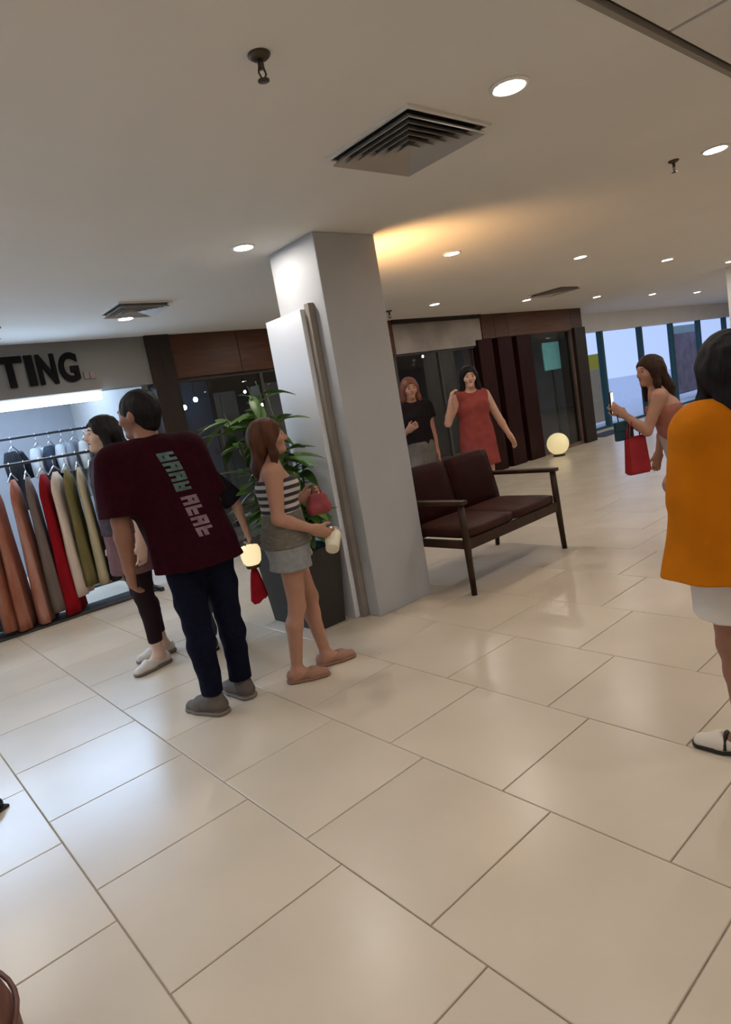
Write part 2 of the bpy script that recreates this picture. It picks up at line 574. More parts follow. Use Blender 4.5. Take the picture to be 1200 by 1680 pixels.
# ---- jamb, wood fascia and dark glazed shop behind the column
struct('wall_jamb', MB().box(2.93, WY - 0.04, 0, 3.20, WY + 0.30, H, 0.004).build('wall_jamb', M['darkwood']))
wf = struct('wall_wood_fascia', MB().box(3.20, WY + 0.03, 2.08, 6.60, WY + 0.30, H).build('wall_wood_fascia', M['wood']))
for k in range(4):
    MB().box(3.205 + 0.85 * k, WY, 2.085, 3.205 + 0.85 * k + 0.845, WY + 0.03, H - 0.004, 0.003).build('panel', M['wood'], wf)
struct('wall_plinth', MB().box(3.20, WY, 0.0, 8.45, WY + 0.14, 0.10).build('wall_plinth', M['darkgrey']))
# the dark shop interior
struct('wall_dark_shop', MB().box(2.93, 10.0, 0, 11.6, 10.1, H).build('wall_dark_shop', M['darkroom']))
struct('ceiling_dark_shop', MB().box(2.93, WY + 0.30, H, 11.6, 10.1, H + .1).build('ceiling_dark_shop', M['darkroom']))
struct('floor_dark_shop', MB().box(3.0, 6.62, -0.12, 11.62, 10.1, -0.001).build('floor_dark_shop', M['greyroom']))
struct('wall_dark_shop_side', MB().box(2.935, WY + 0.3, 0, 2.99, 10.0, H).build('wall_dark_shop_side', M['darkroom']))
xs = [3.20, 4.32, 5.45, 6.60, 7.55, 8.45]
for k in range(5):
    w = struct('window_%d' % (k + 1), MB().box(xs[k] + 0.02, WY + 0.07, 0.10, xs[k + 1] - 0.02, WY + 0.08, 2.08).build('window_1', M['glass']))
    f = MB()
    f.box(xs[k], WY + 0.05, 0.10, xs[k] + 0.02, WY + 0.10, 2.08)
    f.box(xs[k + 1] - 0.02, WY + 0.05, 0.10, xs[k + 1], WY + 0.10, 2.08)
    f.box(xs[k] + 0.02, WY + 0.05, 2.05, xs[k + 1] - 0.02, WY + 0.10, 2.08)
    f.box(xs[k] + 0.02, WY + 0.05, 0.10, xs[k + 1] - 0.02, WY + 0.10, 0.13)
    f.build('window_frame', M['darkgrey'], w)
for k, (x, lab) in enumerate(((4.3, 'dim fill light added inside the dark shop near the blue partition'), (6.9, 'dim fill light added inside the dark shop behind the woman in black'), (9.9, 'dim fill light added inside the dark shop behind the right window'))):
    p = empty('shop_fill_light', (x, 7.75, H))  # unseen lamps added to lift the dark interior behind the glass
    tag(p, lab, 'light', 'fill lights added inside the dark shop')
    MB().lathe([(0.13, 0.0), (0.13, -0.02), (0.115, -0.024)], 20).build('housing', M['trim'], p, True)
    MB().lathe([(0.112, -0.02), (0.112, -0.028), (0.0001, -0.03)], 20).build('diffuser', M['dim'], p)
# things inside the dark shop
bp = empty('display_screen', (4.15, 8.6, 0))
tag(bp, 'dark blue lit partition behind the shop glass left of the plant', 'partition')
MB().box(-0.55, -0.03, 0.0, 0.40, 0.03, 2.2, 0.01).build('board', M['bluepanel'], bp)
MB().box(-0.60, -0.05, 0.0, -0.55, 0.05, 2.25, 0.005).build('post', M['black'], bp)
MB().box(0.40, -0.05, 0.0, 0.45, 0.05, 2.25, 0.005).build('post', M['black'], bp)
for k, (px, py, yy, lab) in enumerate((
        (293, 648, 7.6, 'bright bulb behind the shop glass, highest of the three beside the dark jamb'),
        (321, 656, 8.3, 'bright bulb behind the shop glass, rightmost of three'),
        (303, 669, 8.3, 'bright bulb behind the shop glass, lowest of three'),
        (344, 641, 8.9, 'small bulb under the brown fascia at the middle of the glass'),
        (402, 643, 8.9, 'small bulb behind the shop glass left of the column board'),
        (431, 664, 8.2, 'small bulb behind the shop glass just above the plant'),
        (650, 612, 8.0, 'small bulb behind the glass just right of the column'),
        (694, 585, 9.0, 'small bulb behind the glass above the woman in black'),
        (769, 577, 8.5, 'small bulb behind the glass above the woman in the red dress'))):
    p = on_y(px, py, yy)
    b = empty('pendant_bulb', p)
    tag(b, lab, 'lamp', 'bulbs hanging inside the dark shop')
    rr = 0.032 if k < 3 else 0.022
    MB().lathe([(0.0001, -rr), (rr * .7, -rr * .7), (rr, 0), (rr * .8, rr * .7), (rr * .4, rr * 1.2)], 14).build('bulb', M['bulb'], b, True)
    MB().tube([(0, 0, rr * 1.1), (0, 0, rr * 2.2)], rr * .5, 10).build('socket', M['black'], b)
    MB().tube([(0, 0, rr * 2.1), (0, 0, H - p.z)], 0.004, 6).build('cord', M['black'], b)
for k, (x, wd, y, hh, lab) in enumerate(((5.10, 0.30, 9.3, 2.05, 'tall grey cabinet behind the glass left of the plant'),
                                         (5.80, 0.30, 8.6, 2.05, 'tall grey cabinet behind the glass above the plant'),
                                         (7.9, 0.5, 8.6, 2.0, 'tall grey cabinet behind the glass between the two women'),
                                         (7.0, 0.7, 8.0, 0.95, 'low grey counter behind the woman in black'))):
    c = empty('cabinet', (x, y, 0))
    tag(c, lab, 'cabinet', 'grey furniture inside the dark shop')
    MB().box(-wd, 0.0, 0.0, wd, 0.4, hh, 0.008).build('body', M['greyroom'], c)
    MB().box(-wd + 0.02, -0.02, 0.06, -0.006, -0.001, hh - 0.05, 0.004).build('door', M['greyroom'], c)
    MB().box(0.006, -0.02, 0.06, wd - 0.02, -0.001, hh - 0.05, 0.004).build('door', M['greyroom'], c)

# ---- right part of the shop front
struct('wall_sign_band', MB().box(6.60, WY + 0.02, 2.08, 8.60, WY + 0.30, 2.50).build('wall_sign_band', M['marble']))
struct('trim_2', MB().box(6.60, WY - 0.02, 2.50, 8.60, WY + 0.30, H).build('trim_2', M['darkwood']))
wf2 = struct('wall_wood_fascia_right', MB().box(8.60, WY + 0.03, 2.16, 11.66, WY + 0.30, H).build('wall_wood_fascia_right', M['wood2']))
for x0, x1, mm in ((8.605, 8.93, 'wood'), (8.935, 9.30, 'wood'), (9.305, 11.27, 'wood2'), (11.275, 11.655, 'wood')):
    MB().box(x0, WY, 2.165, x1, WY + 0.03, H - 0.004, 0.003).build('panel', M[mm], wf2)
fins = struct('wall_fins', MB().box(8.40, WY + 0.10, 0, 9.92, WY + 0.30, 2.16).build('wall_fins', M['finedge']))
for x0, x1 in ((8.42, 8.78), (8.93, 9.32), (9.46, 9.88)):
    MB().box(x0, WY - 0.03, 0.0, x1, WY + 0.10, 2.16, 0.006).build('panel', M['maroonfin'], fins)
w = struct('window_6', MB().box(9.94, WY + 0.05, 0.06, 11.26, WY + 0.06, 2.16).build('window_6', M['glass']))
f = MB()
f.box(9.92, WY + 0.02, 0, 9.94, WY + 0.09, 2.16); f.box(11.26, WY + 0.02, 0, 11.28, WY + 0.09, 2.16)
f.box(9.94, WY + 0.02, 0, 11.26, WY + 0.09, 0.06)
f.build('window_frame', M['finedge'], w)
struct('wall_post', MB().box(11.28, WY - 0.05, 0, 11.66, WY + 0.32, 2.20, 0.006).build('wall_post', M['darkwood']))
struct('wall_dark_shop_end', MB().box(11.55, WY + 0.3, 0, 11.65, 10.1, H).build('wall_dark_shop_end', M['greyroom']))
dp = empty('turquoise_reflection', (11.14, 7.08, 0))  # glowing board stands in for a turquoise reflection in the glass
tag(dp, 'glowing turquoise board in place of a reflection in the right shop window', 'poster')
MB().box(-0.30, 0, 1.50, 0.26, 0.03, 2.02, 0.004).build('board', mat('turquoise', (0.18, 0.50, 0.50), 0.5, var=0.25, scale=3, emit=(0.25, 0.62, 0.62), estr=0.22), dp)
MB().box(-0.02, 0.031, 0, 0.02, 0.06, 1.6).build('stand', M['darkgrey'], dp)
MB().box(-0.20, -0.05, 0, 0.08, 0.2, 0.02).build('base', M['darkgrey'], dp)
pl = empty('window_panel', (10.9, 8.2, 0))
tag(pl, 'plain grey partition standing behind the right shop window', 'partition')
MB().box(-0.8, 0, 0, 0.6, 0.05, 2.3, 0.008).build('board', M['greyroom'], pl)
MB().box(-0.8, -0.15, 0, 0.6, -0.001, 0.05, 0.004).build('foot', M['darkgrey'], pl)

# globe lamp on the floor in front of it
gl = empty('globe_lamp', (9.82, 6.36, 0))
tag(gl, 'glowing cream globe lamp on the floor by the dark shop front', 'lamp')
MB().lathe([(0.10, 0.0), (0.105, 0.012), (0.085, 0.03), (0.05, 0.04)], 20).build('base', M['black'], gl, True)
prof = [(0.0001 + 0.19 * math.sin(math.pi * k / 16), 0.215 - 0.19 * math.cos(math.pi * k / 16)) for k in range(17)]
MB().lathe(prof, 28).build('globe', M['globe'], gl, True)

# ---- daylight windows beyond the corner
GY = 7.55
struct('wall_bulkhead', MB().box(11.65, GY - 0.03, 2.17, 24.0, GY + 0.2, H + .05).build('wall_bulkhead', M['white']))
struct('wall_return', MB().box(11.60, WY + 0.32, 0, 11.68, GY, H).build('wall_return', M['white']))
mx_ = [11.68, 13.92 - 1.75, 13.92, 15.80, 17.52, 19.25, 21.1, 22.8, 24.0]
for k in range(len(mx_) - 1):
    w = struct('window_%d' % (k + 7), MB().box(mx_[k] + 0.05, GY + 0.06, 0.05, mx_[k + 1] - 0.05, GY + 0.07, 2.17).build('window_7', M['winglass']))
    f = MB()
    f.box(mx_[k] - 0.05, GY + 0.0, 0, mx_[k] + 0.05, GY + 0.12, 2.17)
    f.box(mx_[k] + 0.05, GY + 0.02, 0, mx_[k + 1] - 0.05, GY + 0.10, 0.05)
    f.build('mullion', M['teal'], w)
struct('ground_outside', MB().box(6.0, GY + 0.2, -0.2, 60.0, 40.0, -0.06).build('ground_outside', M['pave']))
yb = empty('yellow_sign_board', (15.45, 8.6, 0))
tag(yb, 'yellow topped tan board outside the window beside the dark corner post', 'sign')
MB().box(-0.85, 0, 1.35, 0.42, 0.06, 1.72, 0.01).build('header', M['yellow'], yb)
MB().box(-0.85, 0.004, 0, 0.42, 0.056, 1.348, 0.01).build('board', M['tanboard'], yb)
pb = empty('mauve_poster_board', (21.6, 8.9, 0))
tag(pb, 'mauve grey poster board outside the window above the far woman', 'poster')
MB().box(-0.95, 0, 0.1, 1.0, 0.06, 1.95, 0.01).build('board', M['mauve'], pb)
MB().box(-0.95, -0.004, 1.952, 1.0, 0.06, 2.2, 0.01).build('header', mat('pale_teal', (0.35, 0.5, 0.5), 0.6), pb)
for sx in (-0.8, 0.85):
    MB().box(sx - 0.03, 0.061, -0.06, sx + 0.03, 0.1, 1.5).build('leg', M['darkgrey'], pb)
mt = MB().box(-0.55, -0.25, 0.0, 0.55, 0.25, 0.014, 0.004).build('floor_mat', mat('mat_dark', (0.06, 0.065, 0.085), 0.9, var=0.3, scale=60))
mt.location = (12.6, 6.95, 0.0005)
tag(mt, 'dark mat on the floor in front of the daylight windows', 'mat')

#@@OBJECTS
# ================================================================== FIGURES: distance-field modelling
class SDF:
    def __init__(s, lo, hi, res):
        s.lo = np.array(lo, float); s.res = res
        s.n = np.ceil((np.array(hi) - s.lo) / res).astype(int) + 1
        s.D = np.full(s.n, 0.25, np.float32)

    def sub(s, lo, hi):
        i0 = np.clip(np.floor((np.array(lo) - s.lo) / s.res).astype(int), 0, s.n)
        i1 = np.clip(np.ceil((np.array(hi) - s.lo) / s.res).astype(int) + 1, 0, s.n)
        sl = tuple(slice(a, b) for a, b in zip(i0, i1))
        ax = [s.lo[k] + s.res * np.arange(i0[k], i1[k]) for k in range(3)]
        P = np.stack(np.meshgrid(*ax, indexing='ij'), -1)
        return sl, P

    def merge(s, sl, d, k):
        a = s.D[sl]
        if a.size == 0: return
        if k <= 0:
            s.D[sl] = np.minimum(a, d)
        else:
            h = np.clip(0.5 + 0.5 * (a - d) / k, 0, 1)
            s.D[sl] = a + (d - a) * h - k * h * (1 - h)

    def carve(s, sl, d, k):
        a = s.D[sl]
        if a.size == 0: return
        h = np.clip(0.5 - 0.5 * (a + d) / k, 0, 1)
        s.D[sl] = a + (-d - a) * h + k * h * (1 - h)

    def cone(s, a, b, ra, rb, k=0.02, ax=None, q=1.0, cut=None):
        """tapered limb from a to b; ax,q: widened q times along ax; cut: list of (point, normal) planes"""
        a = np.array(a, float); b = np.array(b, float)
        m = max(ra, rb) * max(1, q) + k + 3 * s.res
        sl, P = s.sub(np.minimum(a, b) - m, np.maximum(a, b) + m)
        ab = b - a
        t = np.clip(((P - a) @ ab) / max(1e-9, ab @ ab), 0, 1)
        w = P - a - t[..., None] * ab
        l2 = (w * w).sum(-1)
        if ax is not None:
            e = np.array(ax, float); e /= np.linalg.norm(e)
            we = w @ e
            l2 = l2 - we * we + (we / q) ** 2
        d = np.sqrt(np.maximum(l2, 0)) - (ra + (rb - ra) * t)
        for p, nn in (cut or []):
            nn = np.array(nn, float); nn /= np.linalg.norm(nn)
            d = np.maximum(d, (P - np.array(p)) @ nn)
        s.merge(sl, d, k)

    def ell(s, c, r, k=0.02, R=None, carve=False):
        c = np.array(c, float); r = np.array(r, float)
        m = r.max() + k + 3 * s.res
        sl, P = s.sub(c - m, c + m)
        q = P - c
        if R is not None: q = q @ np.array(R)
        k0 = np.sqrt(((q / r) ** 2).sum(-1)); k1 = np.sqrt(((q / (r * r)) ** 2).sum(-1)) + 1e-9
        d = k0 * (k0 - 1) / k1
        if carve: s.carve(sl, d, k)
        else: s.merge(sl, d, k)

    def plane(s, p, nn):
        """keep only the side the normal points away from"""
        sl, P = s.sub(s.lo, s.lo + s.res * s.n)
        nn = np.array(nn, float); nn /= np.linalg.norm(nn)
        s.D = np.maximum(s.D, ((P - np.array(p)) @ nn).astype(np.float32))

    def mesh(s, name, smooth=2, wrinkle=None):
        D = s.D
        D[0] = D[-1] = 0.2; D[:, 0] = D[:, -1] = 0.2; D[:, :, 0] = D[:, :, -1] = 0.2
        S = D < 0
        nx, ny, nz = D.shape
        cnt = np.zeros((nx - 1, ny - 1, nz - 1), np.int8)
        off = [(i, j, k) for i in (0, 1) for j in (0, 1) for k in (0, 1)]
        for i, j, k in off:
            cnt += S[i:nx - 1 + i, j:ny - 1 + j, k:nz - 1 + k]
        act = (cnt > 0) & (cnt < 8)
        ids = np.argwhere(act)
        idx = np.full(act.shape, -1, np.int64)
        idx[act] = np.arange(len(ids))
        acc = np.zeros((len(ids), 3)); num = np.zeros(len(ids))
        for a in off:
            for axn in range(3):
                if a[axn]: continue
                b = list(a); b[axn] = 1
                va = D[ids[:, 0] + a[0], ids[:, 1] + a[1], ids[:, 2] + a[2]]
                vb = D[ids[:, 0] + b[0], ids[:, 1] + b[1], ids[:, 2] + b[2]]
                cr = (va < 0) != (vb < 0)
                t = np.where(cr, va / np.where(cr, va - vb, 1), 0)
                p = np.array(a, float)[None] + np.zeros((len(ids), 3))
                p[:, axn] += t
                acc += np.where(cr[:, None], p, 0); num += cr
        V = s.lo + s.res * (ids + acc / num[:, None])
        F = []
        for axn in range(3):
            o1, o2 = [(1, 2), (2, 0), (0, 1)][axn]
            a = [slice(1, None)] * 3; a[axn] = slice(0, D.shape[axn] - 1)
            b = [slice(1, None)] * 3; b[axn] = slice(1, D.shape[axn])
            A = S[tuple(a)]; B = S[tuple(b)]
            e = np.argwhere(A != B)
            base = e.copy()
            for q in range(3):
                if q != axn: base[:, q] += 1
            ins = A[e[:, 0], e[:, 1], e[:, 2]]

            def cell(d1, d2):
                c = base.copy(); c[:, o1] += d1; c[:, o2] += d2
                ok = ((c >= 0) & (c < np.array(idx.shape))).all(1)
                cc = np.clip(c, 0, np.array(idx.shape) - 1)
                return np.where(ok, idx[cc[:, 0], cc[:, 1], cc[:, 2]], -1)
            q = np.stack([cell(-1, -1), cell(0, -1), cell(0, 0), cell(-1, 0)], 1)
            q[~ins] = q[~ins][:, ::-1]
            F.append(q[(q >= 0).all(1)])
        F = np.concatenate(F)
        E = np.concatenate([F[:, [0, 1]], F[:, [1, 2]], F[:, [2, 3]], F[:, [3, 0]]])
        deg = np.bincount(E.ravel(), minlength=len(V))
        for it in range(smooth):
            for lam in (0.5, -0.45):
                N = np.stack([np.bincount(E[:, 0], V[E[:, 1], c], len(V)) + np.bincount(E[:, 1], V[E[:, 0], c], len(V)) for c in range(3)], 1)
                V = V + lam * (N / np.maximum(1, deg)[:, None] - V)
        if wrinkle is not None:
            V = V + wrinkle(V)
        me = bpy.data.meshes.new(name)
        me.from_pydata(V.tolist(), [], F.tolist())
        me.update()
        me.polygons.foreach_set('use_smooth', [True] * len(me.polygons))
        return me


def waves(amp, freq, seed, zs=0.35):
    """soft cloth folds: a sum of slanted waves pushed horizontally"""
    g = np.random.default_rng(seed)
    ks = g.normal(size=(6, 3)) * freq * np.array([1, 1, zs]); ph = g.uniform(0, 6.28, 6)
    dr = g.normal(size=(6, 3)); dr[:, 2] *= 0.2

    def fn(V):
        o = np.zeros_like(V)
        for k, p, d in zip(ks, ph, dr):
            o += np.sin(V @ k + p + 0.8 * np.sin(V @ k[[1, 2, 0]] * 0.7))[:, None] * d[None]
        return o * amp / 3
    return fn


def unit(v):
    v = np.array(v, float)
    return v / np.linalg.norm(v)


def skin_mat(name, c):
    m = mat(name, c, 0.5, var=0.06, scale=14)
    b = m.node_tree.nodes['Principled BSDF']
    b.inputs['Subsurface Weight'].default_value = 0.08
    b.inputs['Subsurface Radius'].default_value = (0.02, 0.008, 0.005)
    return m


SK = {'tan': skin_mat('skin_tan', (0.42, 0.22, 0.15)), 'fair': skin_mat('skin_fair', (0.56, 0.34, 0.25)),
      'brown': skin_mat('skin_brown', (0.28, 0.135, 0.09)), 'pale': skin_mat('skin_pale', (0.60, 0.42, 0.34))}
HAIRM = {'black': mat('hair_black', (0.012, 0.010, 0.011), 0.5, var=0.4, scale=30, stretch=(4, 4, 0.6), bump=0.3, spec=0.12),
         'brown': mat('hair_dark_brown', (0.035, 0.017, 0.011), 0.5, var=0.4, scale=30, stretch=(4, 4, 0.6), bump=0.3, spec=0.12),
         'auburn': mat('hair_auburn', (0.032, 0.006, 0.003), 0.6, col2=(0.10, 0.032, 0.008), scale=12, stretch=(3, 3, 0.5), bump=0.5)}


class Person:
    """local frame: faces +y, left side is -x, feet at z = 0; proportions for 1.70 m, scaled by s"""
    def __init__(p, label, base, rz, height, skin, res=0.008, arms=None, feet=None, head=(0, 0), bulk=1.0,
                 shoulder=0.17, hipw=0.085, bust=0.0, lean=(0, 0), group=None, cat='person'):
        p.s = s = height / 1.70
        p.res = res; p.bulk = bulk; p.skin = SK[skin]
        p.root = empty('person', (base[0], base[1], 0), rz)
        tag(p.root, label, cat, group)
        lx, ly = lean
        p.pel = np.array([0, 0, 0.93]) * s
        p.waist = np.array([lx * .3, ly * .3 + 0.005, 1.09]) * s
        p.chest = np.array([lx * .7, ly * .7 + 0.0, 1.27]) * s
        p.nb = np.array([lx, ly - 0.012, 1.42]) * s
        p.hc = np.array([lx * 1.15, ly * 1.15 + 0.012, 1.583]) * s
        p.sh = {'L': np.array([lx - shoulder, ly - 0.01, 1.375]) * s, 'R': np.array([lx + shoulder, ly - 0.01, 1.375]) * s}
        p.hip = {'L': np.array([-hipw, 0, 0.90]) * s, 'R': np.array([hipw, 0, 0.90]) * s}
        arms = arms or {}
        feet = feet or {}
        p.el = {}; p.wr = {}; p.fd = {}; p.palm = {}; p.curl = {}
        p.kn = {}; p.an = {}; p.toe = {}
        for sd in 'LR':
            sg_ = -1 if sd == 'L' else 1
            ua, fa, palm, curl = arms.get(sd, ((0.10 * sg_, -0.02, -1), (0.04 * sg_, 0.16, -1), (-sg_, 0.1, 0), 0.5))
            p.el[sd] = p.sh[sd] + unit(ua) * 0.285 * s
            p.wr[sd] = p.el[sd] + unit(fa) * 0.245 * s
            p.fd[sd] = unit(fa); p.palm[sd] = unit(palm); p.curl[sd] = curl
            fx, fy, fz, yaw, kf = feet.get(sd, (0.09 * sg_, -0.02, 0.0, -8 * sg_, 0.02))
            p.an[sd] = np.array([fx, fy, 0.08 + fz]) * s
            hp = p.hip[sd]
            p.kn[sd] = hp + (p.an[sd] - hp) * 0.49 + np.array([0, kf, 0]) * s
            yw = math.radians(yaw)
            p.toe[sd] = np.array([-math.sin(yw), math.cos(yw), 0])
        yw, pt = math.radians(head[0]), math.radians(head[1])
        p.HR = np.array(Matrix.Rotation(yw, 3, 'Z') @ Matrix.Rotation(pt, 3, 'X'))

    def hp(p, v):
        return p.hc + p.HR @ (np.array(v, float) * p.s)

    def box(p, top=True):
        pts = np.array([p.pel, p.nb, p.hp((0, 0, 0.13)), *p.sh.values(), *p.el.values(), *p.wr.values(),
                        *[p.wr[k] + p.fd[k] * 0.2 * p.s for k in 'LR'], *p.kn.values(), *p.an.values(),
                        *[p.an[k] + p.toe[k] * 0.2 * p.s for k in 'LR']])
        lo = pts.min(0) - 0.24 * p.s; hi = pts.max(0) + 0.24 * p.s
        lo[2] = -0.03
        return lo, hi

    def torso(p, S, e, k=0.05, lo=None, q=1.0):
        s = p.s; b = p.bulk
        cut = [((0, 0, lo), (0, 0, -1))] if lo is not None else None
        S.cone(p.pel - (0, 0, 0.02), p.waist, 0.118 * b * s * q + e, 0.098 * b * s * q + e, k, (1, 0, 0), 1.32, cut)
        S.cone(p.waist, p.chest, 0.098 * b * s * q + e, 0.108 * b * s * q + e, k, (1, 0, 0), 1.35)
        S.cone(p.chest, p.nb - np.array([0, 0, 0.05 * s]), 0.105 * b * s + e, 0.07 * b * s + e, k, (1, 0, 0), 1.5)
        S.cone(p.sh['L'] * .82 + p.nb * .18, p.sh['R'] * .82 + p.nb * .18, 0.052 * b * s + e, 0.052 * b * s + e, k)

    def arm(p, S, sd, e, t=2.0, k=0.03, flare=0.0):
        s = p.s; b = p.bulk
        A, B, C_ = p.sh[sd], p.el[sd], p.wr[sd]
        if t <= 1.0:
            end = A + (B - A) * t
            S.cone(A, end, 0.056 * b * s + e, 0.046 * b * s + e + flare, k, cut=[(end, B - A)])
            return
        S.cone(A, B, 0.054 * b * s + e, 0.040 * b * s + e, k)
        f = t - 1.0
        m = B + (C_ - B) * 0.3
        S.cone(B, m, 0.039 * b * s + e, 0.040 * b * s + e, k * .5)
        end = B + (C_ - B) * min(1, f)
        S.cone(m, end, 0.040 * b * s + e, (0.040 - 0.013 * min(1, f)) * b * s + e, k * .5,
               cut=[(end, C_ - B)] if f < 1 else None)

    def leg(p, S, sd, e, t=2.0, k=0.04, flare=0.0, top=0.0):
        s = p.s; b = p.bulk
        A, B, C_ = p.hip[sd], p.kn[sd], p.an[sd]
        if t <= 1.0:
            end = A + (B - A) * t
            S.cone(A, end, 0.088 * b * s + e, (0.088 - 0.032 * t) * b * s + e + flare, k, cut=[(end, B - A)])
            return
        S.cone(A, B, 0.088 * b * s + e, 0.054 * b * s + e, k)
        f = t - 1
        m = B + (C_ - B) * 0.28 + np.array([0, -0.018, 0]) * s
        S.cone(B, m, 0.052 * b * s + e, 0.054 * b * s + e, k * .6)
        end = B + (C_ - B) * min(1, f)
        S.cone(m, end, 0.054 * b * s + e, 0.036 * b * s + e + flare, k * .6, cut=[(end, C_ - B)] if flare or f < 1 else None)

    def body(p):
        s = p.s
        S = SDF(*p.box(), p.res)
        p.torso(S, 0.0)
        S.cone(p.nb - np.array([0, 0, 0.03 * s]), p.hp((0, -0.01, -0.05)), 0.056 * s * p.bulk ** .5, 0.052 * s, 0.03)
        # head
        R = p.HR
        S.ell(p.hp((0, -0.012, 0.028)), np.array([0.076, 0.096, 0.088]) * s, 0.02, R)
        S.cone(p.hp((0, 0.028, -0.012)), p.hp((0, 0.050, -0.078)), 0.064 * s, 0.034 * s, 0.03)
        S.cone(p.hp((-0.028, 0.078, 0.030)), p.hp((0.028, 0.078, 0.030)), 0.013 * s, 0.013 * s, 0.02)
        for q in (-1, 1):
            S.ell(p.hp((q * 0.031, 0.100, 0.008)), np.array([0.016, 0.014, 0.011]) * s, 0.012, R, carve=True)
            S.ell(p.hp((q * 0.040, 0.066, -0.022)), np.array([0.022, 0.022, 0.02]) * s, 0.02, R)
            S.ell(p.hp((q * 0.079, -0.008, -0.004)), np.array([0.010, 0.020, 0.031]) * s, 0.008, R)
        S.cone(p.hp((0, 0.090, 0.020)), p.hp((0, 0.109, -0.022)), 0.008 * s, 0.0125 * s, 0.012)
        S.cone(p.hp((-0.010, 0.098, -0.026)), p.hp((0.010, 0.098, -0.026)), 0.009 * s, 0.009 * s, 0.01)
        S.cone(p.hp((-0.016, 0.080, -0.053)), p.hp((0.016, 0.080, -0.053)), 0.012 * s, 0.012 * s, 0.012)
        S.ell(p.hp((0, 0.075, -0.088)), np.array([0.022, 0.018, 0.017]) * s, 0.02, R)
        for sd in 'LR':
            p.arm(S, sd, 0.0)
            p.hand(S, sd)
            p.leg(S, sd, 0.0)
            a = p.an[sd]; t = p.toe[sd]
            z0 = a[2] - 0.08 * s
            heel = np.array([*(a[:2] - t[:2] * 0.035 * s), z0 + 0.032 * s])
            ball = np.array([*(a[:2] + t[:2] * 0.115 * s), z0 + 0.024 * s])
            tip = np.array([*(a[:2] + t[:2] * 0.165 * s), z0 + 0.018 * s])
            sx = (t[1], -t[0], 0)
            S.cone(a, heel, 0.034 * s, 0.030 * s, 0.02)
            S.cone(heel, ball, 0.030 * s, 0.022 * s, 0.03, sx, 1.35)
            S.cone(a + np.array([0, 0, -0.01 * s]), ball, 0.032 * s, 0.020 * s, 0.03, sx, 1.3)
            S.cone(ball, tip, 0.022 * s, 0.014 * s, 0.02, sx, 1.9)
        p.body_o = link('body', S.mesh('body', 1), p.skin, p.root)
        # eyes, brows and lips
        for q in (-1, 1):
            c = p.hp((q * 0.031, 0.0765, 0.008))
            e = MB().lathe([(0.0001, -0.0115 * s), (0.008 * s, -0.008 * s), (0.0115 * s, 0), (0.008 * s, 0.008 * s), (0.0001, 0.0115 * s)], 12)
            eo = e.build('eye', M['eyewhite'], p.root, True, loc=c)
            fd = R @ np.array([0, 1.0, 0])
            i = MB().tube([np.array((0, 0, 0)) + fd * 0.009 * s, fd * 0.0122 * s], [0.0078 * s, 0.005 * s], 10)
            i.build('iris', M['iris'], eo)
            pts = [p.hp((q * x, y, z)) for x, y, z in ((0.014, 0.0915, 0.030), (0.030, 0.0905, 0.034), (0.047, 0.080, 0.030))]
            MB().tube(pts, [0.003 * s, 0.0042 * s, 0.002 * s], 6).build('eyebrow', M['brow'], p.root, True)
        pts = [p.hp((x, y, z)) for x, y, z in ((-0.023, 0.083, -0.054), (-0.008, 0.0915, -0.052), (0.008, 0.0915, -0.052), (0.023, 0.083, -0.054))]
        MB().tube(pts, [0.002 * s, 0.006 * s, 0.006 * s, 0.002 * s], 8).build('lips', M['lips'], p.root, True)
        return p

    def hand(p, S, sd):
        s = p.s
        w = p.wr[sd]; f = p.fd[sd]; n = p.palm[sd]
        n = unit(n - f * (n @ f)); c = np.cross(f, n)          # c: across the palm
        thumb = c if ((c @ np.array([0, 1, 0.3])) > 0) else -c  # thumb points forward / up
        cu = p.curl[sd]
        k0 = w + f * 0.085 * s
        S.cone(w, k0, 0.026 * s, 0.021 * s, 0.015, c, 1.65)
        for i, (o, L) in enumerate(((0.030, 0.068), (0.010, 0.076), (-0.010, 0.071), (-0.029, 0.055))):
            a = k0 + thumb * o * s
            d1 = unit(f * math.cos(cu * .7) + n * math.sin(cu * .7) + thumb * o * 1.2)
            d2 = unit(f * math.cos(cu * 1.7) + n * math.sin(cu * 1.7))
            d3 = unit(f * math.cos(cu * 2.6) + n * math.sin(cu * 2.6))
            b = a + d1 * L * .48 * s; e = b + d2 * L * .30 * s; g = e + d3 * L * .24 * s
            S.cone(a, b, 0.0095 * s, 0.0088 * s, 0.004)
            S.cone(b, e, 0.0088 * s, 0.0082 * s, 0.003)
            S.cone(e, g, 0.0082 * s, 0.0072 * s, 0.003)
        a = w + f * 0.025 * s + thumb * 0.026 * s
        b = a + unit(f * 0.7 + thumb * 0.75 + n * 0.35) * 0.042 * s
        e = b + unit(f * 0.95 + thumb * 0.15 + n * 0.5 * (0.4 + cu)) * 0.034 * s
        S.cone(a, b, 0.014 * s, 0.011 * s, 0.01)
        S.cone(b, e, 0.011 * s, 0.0085 * s, 0.004)

    def palm_pt(p, sd, fwd=0.09, off=0.03):
        n = p.palm[sd]; f = p.fd[sd]; n = unit(n - f * (n @ f))
        q = p.wr[sd] + f * fwd * p.s + n * off * p.s
        return p.root.matrix_basis @ Vector(q)

    # ---------------- clothing and hair (children)
    def part(p, name, S, m, wr=None, smooth=2, label=None):
        o = link(name, S.mesh(name, smooth, wr), m, p.root)
        if label: o['label'] = label
        return o

